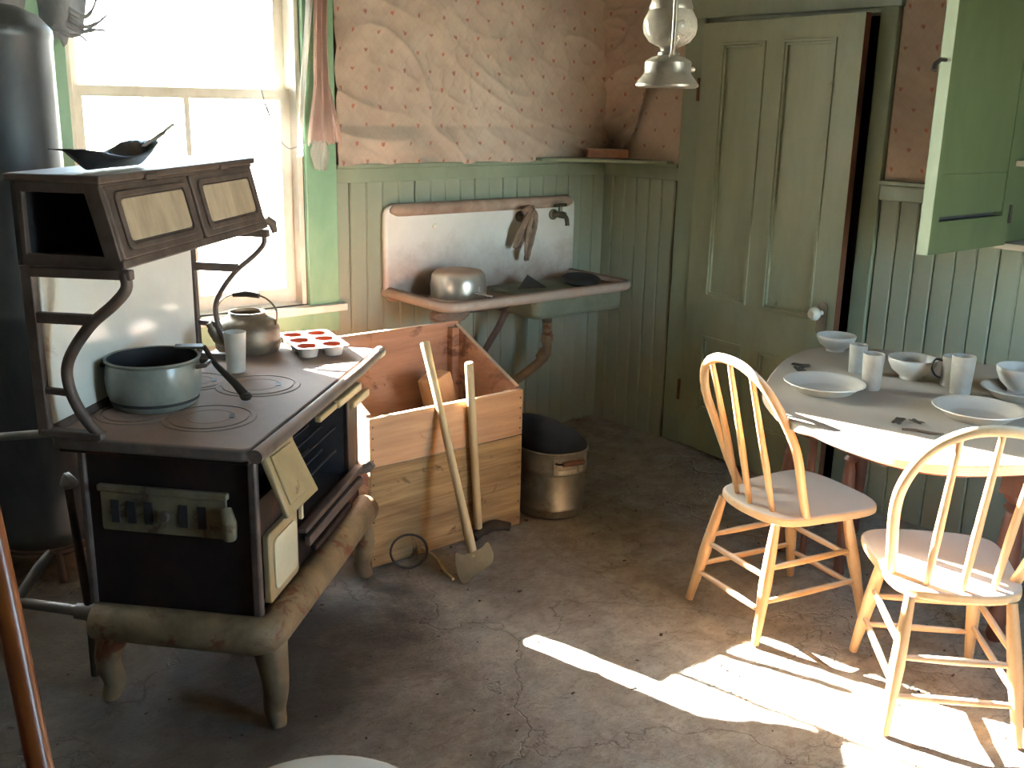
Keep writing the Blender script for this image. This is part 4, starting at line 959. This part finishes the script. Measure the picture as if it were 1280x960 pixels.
dd = B(); hx, fx, ya, yb = -cd_-.004, -.745, -2.208, -2.172
dd.box(fx+.0042, fx+.045, ya, yb, cz0+.016, cz1-.01).box(hx-.045, hx, ya, yb, cz0+.016, cz1-.01)
dd.box(fx+.045, hx-.045, ya, yb, cz0+.016, 1.276).box(fx+.045, hx-.045, ya, yb, cz1-.10, cz1-.01)
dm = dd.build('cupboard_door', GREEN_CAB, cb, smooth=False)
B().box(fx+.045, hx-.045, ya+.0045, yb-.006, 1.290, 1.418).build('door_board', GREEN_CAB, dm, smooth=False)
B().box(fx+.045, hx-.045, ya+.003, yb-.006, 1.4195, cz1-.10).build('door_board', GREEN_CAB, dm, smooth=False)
B().box(fx+.045, hx-.045, yb-.006, yb-.004, 1.27, 1.30).build('dark_slot', DARKIN, dm, smooth=False)
B().box(fx, fx+.004, ya, yb, cz0+.016, cz1-.01).build('lit_edge', GREEN_TRIM, dm, smooth=False)['label'] = 'door edge painted paler for window light'  # edge strip coloured lighter than the face to carry the window light
B().tube([(fx+.005, -2.19, 1.752), (fx-.03, -2.19, 1.752), (fx-.055, -2.19, 1.738), (fx-.06, -2.19, 1.72)], [.006, .006, .008, .010], 8).build('latch', DARKSTEEL, dm)
for z in (1.28, 2.1): B().tube([(hx+.002, ya-.004, z-.03), (hx+.002, ya-.004, z+.03)], .006, 8).build('hinge', DARKSTEEL, dm)

# ================================================================== table
tb = thing('drop_leaf_table', 'dusty rounded drop leaf table with chipped pale edge by the right wall', 'table', (0, 0, 0))
TZ = .735
outl = [(-1.02, -1.855), (-1.13, -1.93), (-1.225, -2.035), (-1.285, -2.12), (-1.318, -2.20), (-1.315, -2.255), (-1.335, -2.32), (-1.352, -2.42), (-1.352, -2.52), (-1.30, -2.64), (-1.17, -2.74), (-.98, -2.83), (-.75, -2.88), (-.5, -2.87), (-.30, -2.78), (-.17, -2.62), (-.12, -2.42), (-.14, -2.20), (-.19, -1.99), (-.235, -1.84), (-.32, -1.70), (-.47, -1.635), (-.66, -1.675), (-.85, -1.76)]
ol = [(p.x, p.y) for p in catmull([(x, y, 0) for x, y in outl], 5, True)]
B().prism(ol, TZ-.030, TZ).build('tabletop', TABLETOP, tb, bev=.006)
cxm, cym = -.74, -2.25
B().prism([(cxm+(x-cxm)*.93, cym+(y-cym)*.93) for x, y in ol], TZ-.048, TZ-.030).build('tabletop_underside', TABLEWOOD, tb)
def turned(x, y, k=1.0):
    B().lathe([(0, 0), (.018*k, 0), (.024*k, .02), (.020*k, .05), (.026*k, .09), (.018*k, .11), (.026*k, .20), (.030*k, .30), (.024*k, .40), (.018*k, .43), (.028*k, .445), (.018*k, .46), (.028*k, .475), (.030*k, .49)], 20, Matrix.Translation((x, y, 0))).box(x-.030*k, x+.030*k, y-.030*k, y+.030*k, .49, TZ-.048).build('leg', TABLEWOOD, tb, ang=50)
lp = [(-.671, -1.735), (-.70, -2.0), (-.68, -2.56), (-.30, -2.56), (-.30, -1.80)]
for i, (x, y) in enumerate(lp): turned(x, y, 1.25 if i == 2 else .85)
B().tube([(-.72, -1.86, 0), (-.72, -1.86, .4), (-.72, -1.86, TZ-.048)], [.012, .015, .015], 10).build('swing_leg', TABLEWOOD, tb)
for a, c in ((0, 1), (1, 2), (2, 3), (3, 4), (4, 0)):
    p, q = Vector(lp[a]+(.637,)), Vector(lp[c]+(.637,)); d = (q-p).normalized()*.03
    B().bar(p+d, q-d, .02, .10).build('apron', TABLEWOOD, tb, bev=.002)
ZB = TZ+.0008
def plate(x, y, r, label):
    o = B().lathe([(0, .005), (r*.60, .005), (r*.66, .008), (r*.90, .030), (r*.985, .0345), (r*1.02, .0345), (r*1.025, .0315), (r*.93, .027), (r*.70, .004), (r*.64, 0), (0, 0)], 44).build('plate', CROCK, None, ang=50)
    tag(o, label, 'plate', 'dusty plates on the drop leaf table'); o.location = (x, y, ZB); return o
plate(-.958, -2.035, .124, 'leftmost dusty plate on the table, nearest its rounded left end')
plate(-.83, -2.475, .125, 'dusty plate in the middle of the table behind the nearer chair')
plate(-.505, -2.445, .115, 'half hidden dusty plate at the far right of the table under the bowl')
def bowl(x, y, r, h, z, label):
    o = B().lathe([(0, 0), (r*.46, 0), (r*.46, h*.10), (r*.50, h*.16), (r*.80, h*.42), (r*.97, h*.78), (r, h*.98), (r*.985, h), (r*.95, h*.97), (r*.90, h*.75), (r*.72, h*.42), (r*.4, h*.2), (0, h*.17)], 40).build('bowl', CROCK, None, ang=60)
    d_ = B().lathe([(r*.952, h*.965), (r*.905, h*.75), (r*.725, h*.425), (r*.4, h*.205), (0, h*.178)], 36).build('dirty_shaded_inside', BOWL_SHADE_DIRT, o, ang=60)
    tag(o, label, 'bowl', 'white bowls on the drop leaf table'); o.location = (x, y, z); return o
bowl(-.425, -1.715, .072, .060, ZB, 'white bowl at the back edge of the table nearest the door')
bowl(-.565, -2.105, .080, .072, ZB, 'white footed bowl in the middle of the table between the tumblers')
bowl(-.455, -2.42, .078, .085, ZB+.0045, 'white bowl cut off by the right picture edge, on a plate')
def cup(x, y, r, h, label, jag=0):
    b = B().lathe([(0, 0), (r*.84, 0), (r*.86, .004), (r, h*.97), (r, h), (r*.93, h), (r*.90, h*.9), (r*.78, .012), (0, .010)], 28)
    o = b.build('tumbler', GREYCUP, None, ang=50)
    tag(o, label, 'tumbler', 'tall tumblers on the drop leaf table'); o.location = (x, y, ZB); return o
cup(-.648, -1.950, .030, .098, 'shorter grey tumbler behind the other beside the leftmost plate')
cup(-.805, -2.105, .034, .118, 'taller pale tumbler standing right of the leftmost plate')
cup(-.615, -2.305, .036, .125, 'tallest tumbler on the table, in front of the grey mug')
mg = thing('mug', 'grey mug with dark handle half hidden behind the tallest tumbler', 'mug', (-.535, -2.235, ZB), 2.2)
B().lathe([(0, 0), (.036, 0), (.038, .004), (.038, .095), (.040, .098), (.036, .098), (.034, .01), (0, .008)], 28).build('body', GREYCUP, mg, ang=50)
B().tube(catmull([(.036, 0, .08), (.06, 0, .082), (.068, 0, .055), (.055, 0, .03), (.036, 0, .022)], 5), .006, 8, flat=.6).build('handle', DARKTIN, mg)
spn = thing('spoon', 'dull metal spoon beside the middle plate near the right edge', 'spoon', (-.70, -2.535, ZB+.001), 1.0)
B().lathe([(0, -.004), (.012, -.002), (.018, .003), (.0185, .004), (.012, 0), (0, -.0025)], 20, Matrix.Translation((0, 0, .0045)), 1.35, .9).build('bowl', TIN, spn)
B().tube([(.02, 0, .006), (.06, 0, .010), (.13, 0, .006)], [.004, .003, .006], 8, flat=.4).build('handle', TIN, spn)
for (x, y, s, a, lab) in ((-1.07, -2.365, .030, .3, 'largest dark scrap on the table, left of the middle plate'), (-1.035, -2.40, .022, 1.4, 'small dark scrap on the table right beside the largest one'), (-.74, -1.79, .030, 2.2, 'curled dark scrap on the table behind the leftmost plate'), (-.80, -1.83, .034, .9, 'flat dark scrap on the table at the leftmost plate rim')):
    b = B(); N_ = 9
    b.grid(6, 4, lambda u, v: Vector(((u-.5)*2*s*(1-.3*noise.noise(Vector((v*3, a, 1)))), (v-.5)*s*.9, .002+.010*abs(u-.5)*2*abs(noise.noise(Vector((u*3, v*3, a))))+.006*abs(v-.5))))
    o = b.build('scrap', SCRAP, None, solid=.0015); tag(o, lab, 'scrap', 'dark scraps on the tabletop'); o.location = (x, y, ZB+.001); o.rotation_euler = (0, 0, a)
o = B().tube([(-.055, 0, .004), (-.02, .004, .005), (.02, -.003, .004), (.055, .002, .004)], [.003, .004, .004, .003], 6).build('twig', SCRAP)
tag(o, 'short dark twig lying toward the front edge of the tabletop', 'twig'); o.location = (-1.105, -2.46, ZB); o.rotation_euler = (0, 0, -1.1)
o = B().tube([(-.03, 0, .004), (.0, .004, .005), (.03, -.003, .004)], [.003, .004, .003], 6).build('twig', SCRAP)
tag(o, 'second shorter dark twig at the front edge of the tabletop', 'twig'); o.location = (-1.16, -2.545, ZB); o.rotation_euler = (0, 0, .1)

# ================================================================== bow back chairs
def bow_chair(label, loc, rz, wood, seatwood, spindles=(-.085, 0, .085)):
    c = thing('bow_back_chair', label, 'chair', loc, rz, 'bow back kitchen chairs')
    so = [(.262, -.02), (.262, .0), (.262, .02), (.258, .10), (.235, .165), (.19, .192), (.10, .192), (0, .182), (-.08, .172), (-.135, .145), (-.165, .08), (-.172, 0)]
    so = so+[(x, -y) for x, y in reversed(so[3:-1])]
    sp = [(p.x, p.y) for p in catmull([(x, y, 0) for x, y in so], 4, True)]
    B().prism(sp, .366, .396).build('seat', seatwood, c, bev=.009, seg=3)
    hb = [(-.055, .160, .388), (-.095, .176, .48), (-.15, .195, .62), (-.20, .188, .72), (-.242, .148, .81), (-.264, .078, .860), (-.270, 0, .873)]
    hb = hb+[(x, -y, z) for x, y, z in reversed(hb[:-1])]
    B().tube(catmull(hb, 6), .0155, 12, flat=.85, upv=(1, 0, 0)).build('bow', wood, c, ang=60)
    for y in spindles:
        x0 = -.142+.02*(abs(y)/.085); zt_ = .868-.016*(abs(y)/.085); xt = -.268+.006*(abs(y)/.085)
        B().tube([(x0, y, .388), (x0+(xt-x0)*.35, y*1.03, .56), (xt, y*1.1, zt_)], [.0085, .0115, .008], 10).build('spindle', wood, c)
    def legp(sx, sy): return Vector((sx*.145, sy*.128, .372)), Vector((sx*.222, sy*.170, 0))
    L_ = {}
    for sx in (-1, 1):
        for sy in (-1, 1):
            t, f = legp(sx, sy); L_[sx, sy] = (t, f)
            B().tube([t, t.lerp(f, .25), t.lerp(f, .5), t.lerp(f, .85), f], [.014, .018, .0205, .015, .0125], 12).build('leg', wood, c)
    for h in (.42, .70):
        for a, d in (((-1, -1), (-1, 1)), ((1, -1), (1, 1)), ((-1, -1), (1, -1)), ((-1, 1), (1, 1))):
            hh_ = h+(0.02 if a[0] == d[0] else -.05)
            p, q = L_[a][0].lerp(L_[a][1], hh_), L_[d][0].lerp(L_[d][1], hh_)
            B().tube([p, p.lerp(q, .25), p.lerp(q, .5), p.lerp(q, .75), q], [.0075, .0095, .0105, .0095, .0075], 10).build('stretcher', wood, c)
    return c
bow_chair('honey wood bow back chair at the left end of the table, facing the wall', (-1.07, -2.005, 0), -.21, HONEY, SEATWOOD)
bow_chair('nearer honey wood bow back chair standing in the sunlit patch', (-1.150, -2.605, 0), .76, HONEY, SEATWOOD)
hc = thing('high_back_chair', 'glossy brown high back chair cut off by the left picture edge', 'chair', (-3.64, -2.70, 0))
for sx in (-1, 1):
    B().tube(catmull([(sx*.198, .17, 0), (sx*.198, .175, .30), (sx*.198, .195, .50), (sx*.198, .258, .655), (sx*.196, .371, .956), (sx*.190, .43, 1.10), (sx*.165, .455, 1.16)], 5), .0165, 14, flat=1.1).build('back_post', BROWN, hc)
    B().tube([(sx*.19, -.20, 0), (sx*.19, -.19, .2), (sx*.185, -.18, .43)], [.014, .020, .018], 12).build('leg', BROWN, hc)
    B().tube([(sx*.192, -.19, .2), (sx*.198, .175, .2)], .010, 10).build('stretcher', BROWN, hc)
B().prism(rrect(-.205, .205, -.22, .185, .03), .425, .452).build('seat', BROWN, hc, bev=.006)
B().tube([(-.19, -.19, .25), (.19, -.19, .25)], .010, 10).build('stretcher', BROWN, hc)
for z in (.94, 1.08):
    yy = .24+(z-.62)*.39
    B().bar((-.19, yy, z), (.19, yy, z), .012, .055).build('back_slat', BROWN, hc, bev=.004)
# ---- pale stool in the foreground
st = thing('round_stool', 'pale round stool top at the bottom picture edge', 'stool', (-3.06, -2.56, 0))
B().lathe([(0, .418), (.19, .418), (.2, .424), (.203, .436), (.2, .446), (.19, .450), (0, .450)], 44).build('seat', WHITEEN, st)
for k in range(4):
    t = k*PI/2+.6; B().tube([(.12*math.cos(t), .12*math.sin(t), .42), (.17*math.cos(t), .17*math.sin(t), 0)], [.018, .014], 12).build('leg', HANDLE, st)

# ================================================================== curtain remnants and window cord
def curtain(nu, nv, f): return B().grid(nu, nv, f)
cr = thing('curtain_remnant', 'tattered pink curtain remnant tied back on the right window casing', 'curtain', (0, 0, 0))
def cf(u, v):      # v: 0 top .. 1 bottom (z 2.3 -> 1.45)
    z = 2.36-.93*v; spread = .024+.030*v**2+.03*max(0, (v-.75)/.25)
    xc = -1.618-.016*math.sin(v*2.4); s = u*2-1
    return Vector((xc+s*spread, -.055-.018*math.cos(s*9+v*2)-.008*noise.noise(Vector((s*3, v*6, 0))), z+.028*v*noise.noise(Vector((s*9, 2, 0)))))
curtain(30, 40, cf).build('cloth', CURTAINM, cr, ang=70)
def sheer(u, v):
    z = 2.36-.98*v; s = u; x = -1.665-.055*v**1.5+.012*math.sin(v*5)
    return Vector((x-s*.03*(1-.3*v), -.060-.012*math.cos(s*7+v*4), z))
curtain(12, 36, sheer).build('sheer_edge', WHITECLOTH, cr, ang=70)
def tieb(u, v):
    s = u*2-1; z = 1.44-.115*v
    return Vector((-1.652+s*(.028+.010*math.sin(v*4)), -.060-.014*math.cos(s*4+v*2), z+.015*noise.noise(Vector((s*4, v*4, 8)))))
curtain(14, 12, tieb).build('white_tail', WHITECLOTH, cr, ang=70)
sd = thing('curtain_shred', 'grey torn curtain shred bunched at the top left of the window', 'curtain', (0, 0, 0))
def sf(u, v):
    a = u*2-1; z = 2.36-.56*v
    return Vector((-2.74+a*(.21-.02*math.cos(v*5)), -.055-.03*math.cos(a*8+v*2)-.03*v*noise.noise(Vector((a*3, v*4, 3))), z-.045*(1-a*a)*v+.03*v*noise.noise(Vector((a*9, 5, 1)))))
curtain(34, 26, sf).build('cloth', SHREDM, sd, solid=.003, ang=70)
for i, (x0, z0, dx, dz) in enumerate(((-2.55, 1.86, .055, .07), (-2.545, 1.83, .075, .035), (-2.56, 1.815, .085, -.002), (-2.60, 1.80, .06, -.03))):
    B().tube(catmull([(x0-.05, -.07, z0+.02), (x0, -.075, z0-.008), (x0+dx*.6, -.08, z0+dz*.25), (x0+dx, -.08, z0+dz)], 4), [.010]*4+[.007]*4+[.004]*4+[.002], 8).build('frayed_end', SHREDM, sd)
cdm = B().tube(catmull([(-1.895, -.012, 2.0), (-1.882, -.01, 1.70), (-1.868, -.012, 1.60), (-1.85, -.012, 1.55), (-1.815, -.012, 1.46), (-1.77, -.014, 1.41), (-1.72, -.018, 1.42), (-1.68, -.03, 1.44)], 6), [.0022]*8+[.0022]*6+[.0045]*6+[.0022]*23, 6).build('cord', SHREDM)
tag(cdm, 'thin frayed cord looping across the right side of the window', 'cord')

# ================================================================== litter on the floor
ds = B()
for i in range(280):
    x = random.uniform(-3.2, -.15); y = random.uniform(-3.0, -.06)
    s = random.uniform(.003, .010)*(1.6 if random.random() < .08 else 1); a = random.uniform(0, PI); z = .0015+.004*noise.noise(Vector((x*1.3, y*1.3, 0)))
    pts = [(x+s*math.cos(a+t)*random.uniform(.5, 1.2), y+s*.7*math.sin(a+t)*random.uniform(.5, 1.2), z+random.uniform(0, .006)) for t in (0, 1.4, 2.6, 3.9, 5.1)]
    c = (x, y, z+.005)
    ds.verts(pts+[c], [(k, (k+1) % 5, 5) for k in range(5)])
o = ds.build('floor_litter', SCRAP, None, smooth=False); tag(o, 'dark flakes and crumbs scattered over the dusty floor', 'litter', kind='stuff')
lt = B().grid(16, 10, lambda u, v: Vector(((u-.5)*.34*(1-.2*noise.noise(Vector((v*3, 1, 1)))), (v-.5)*.20*(1-.3*noise.noise(Vector((u*3, 2, 1)))), .004+.012*max(0, noise.noise(Vector((u*3, v*3, 6))))))).build('linoleum_piece', FLOOR, None, solid=.003)
tag(lt, 'torn flap of dark linoleum on the floor in the corner behind the bucket', 'flooring scrap'); lt.location = (-.50, -.30, .002); lt.rotation_euler = (0, 0, .5)
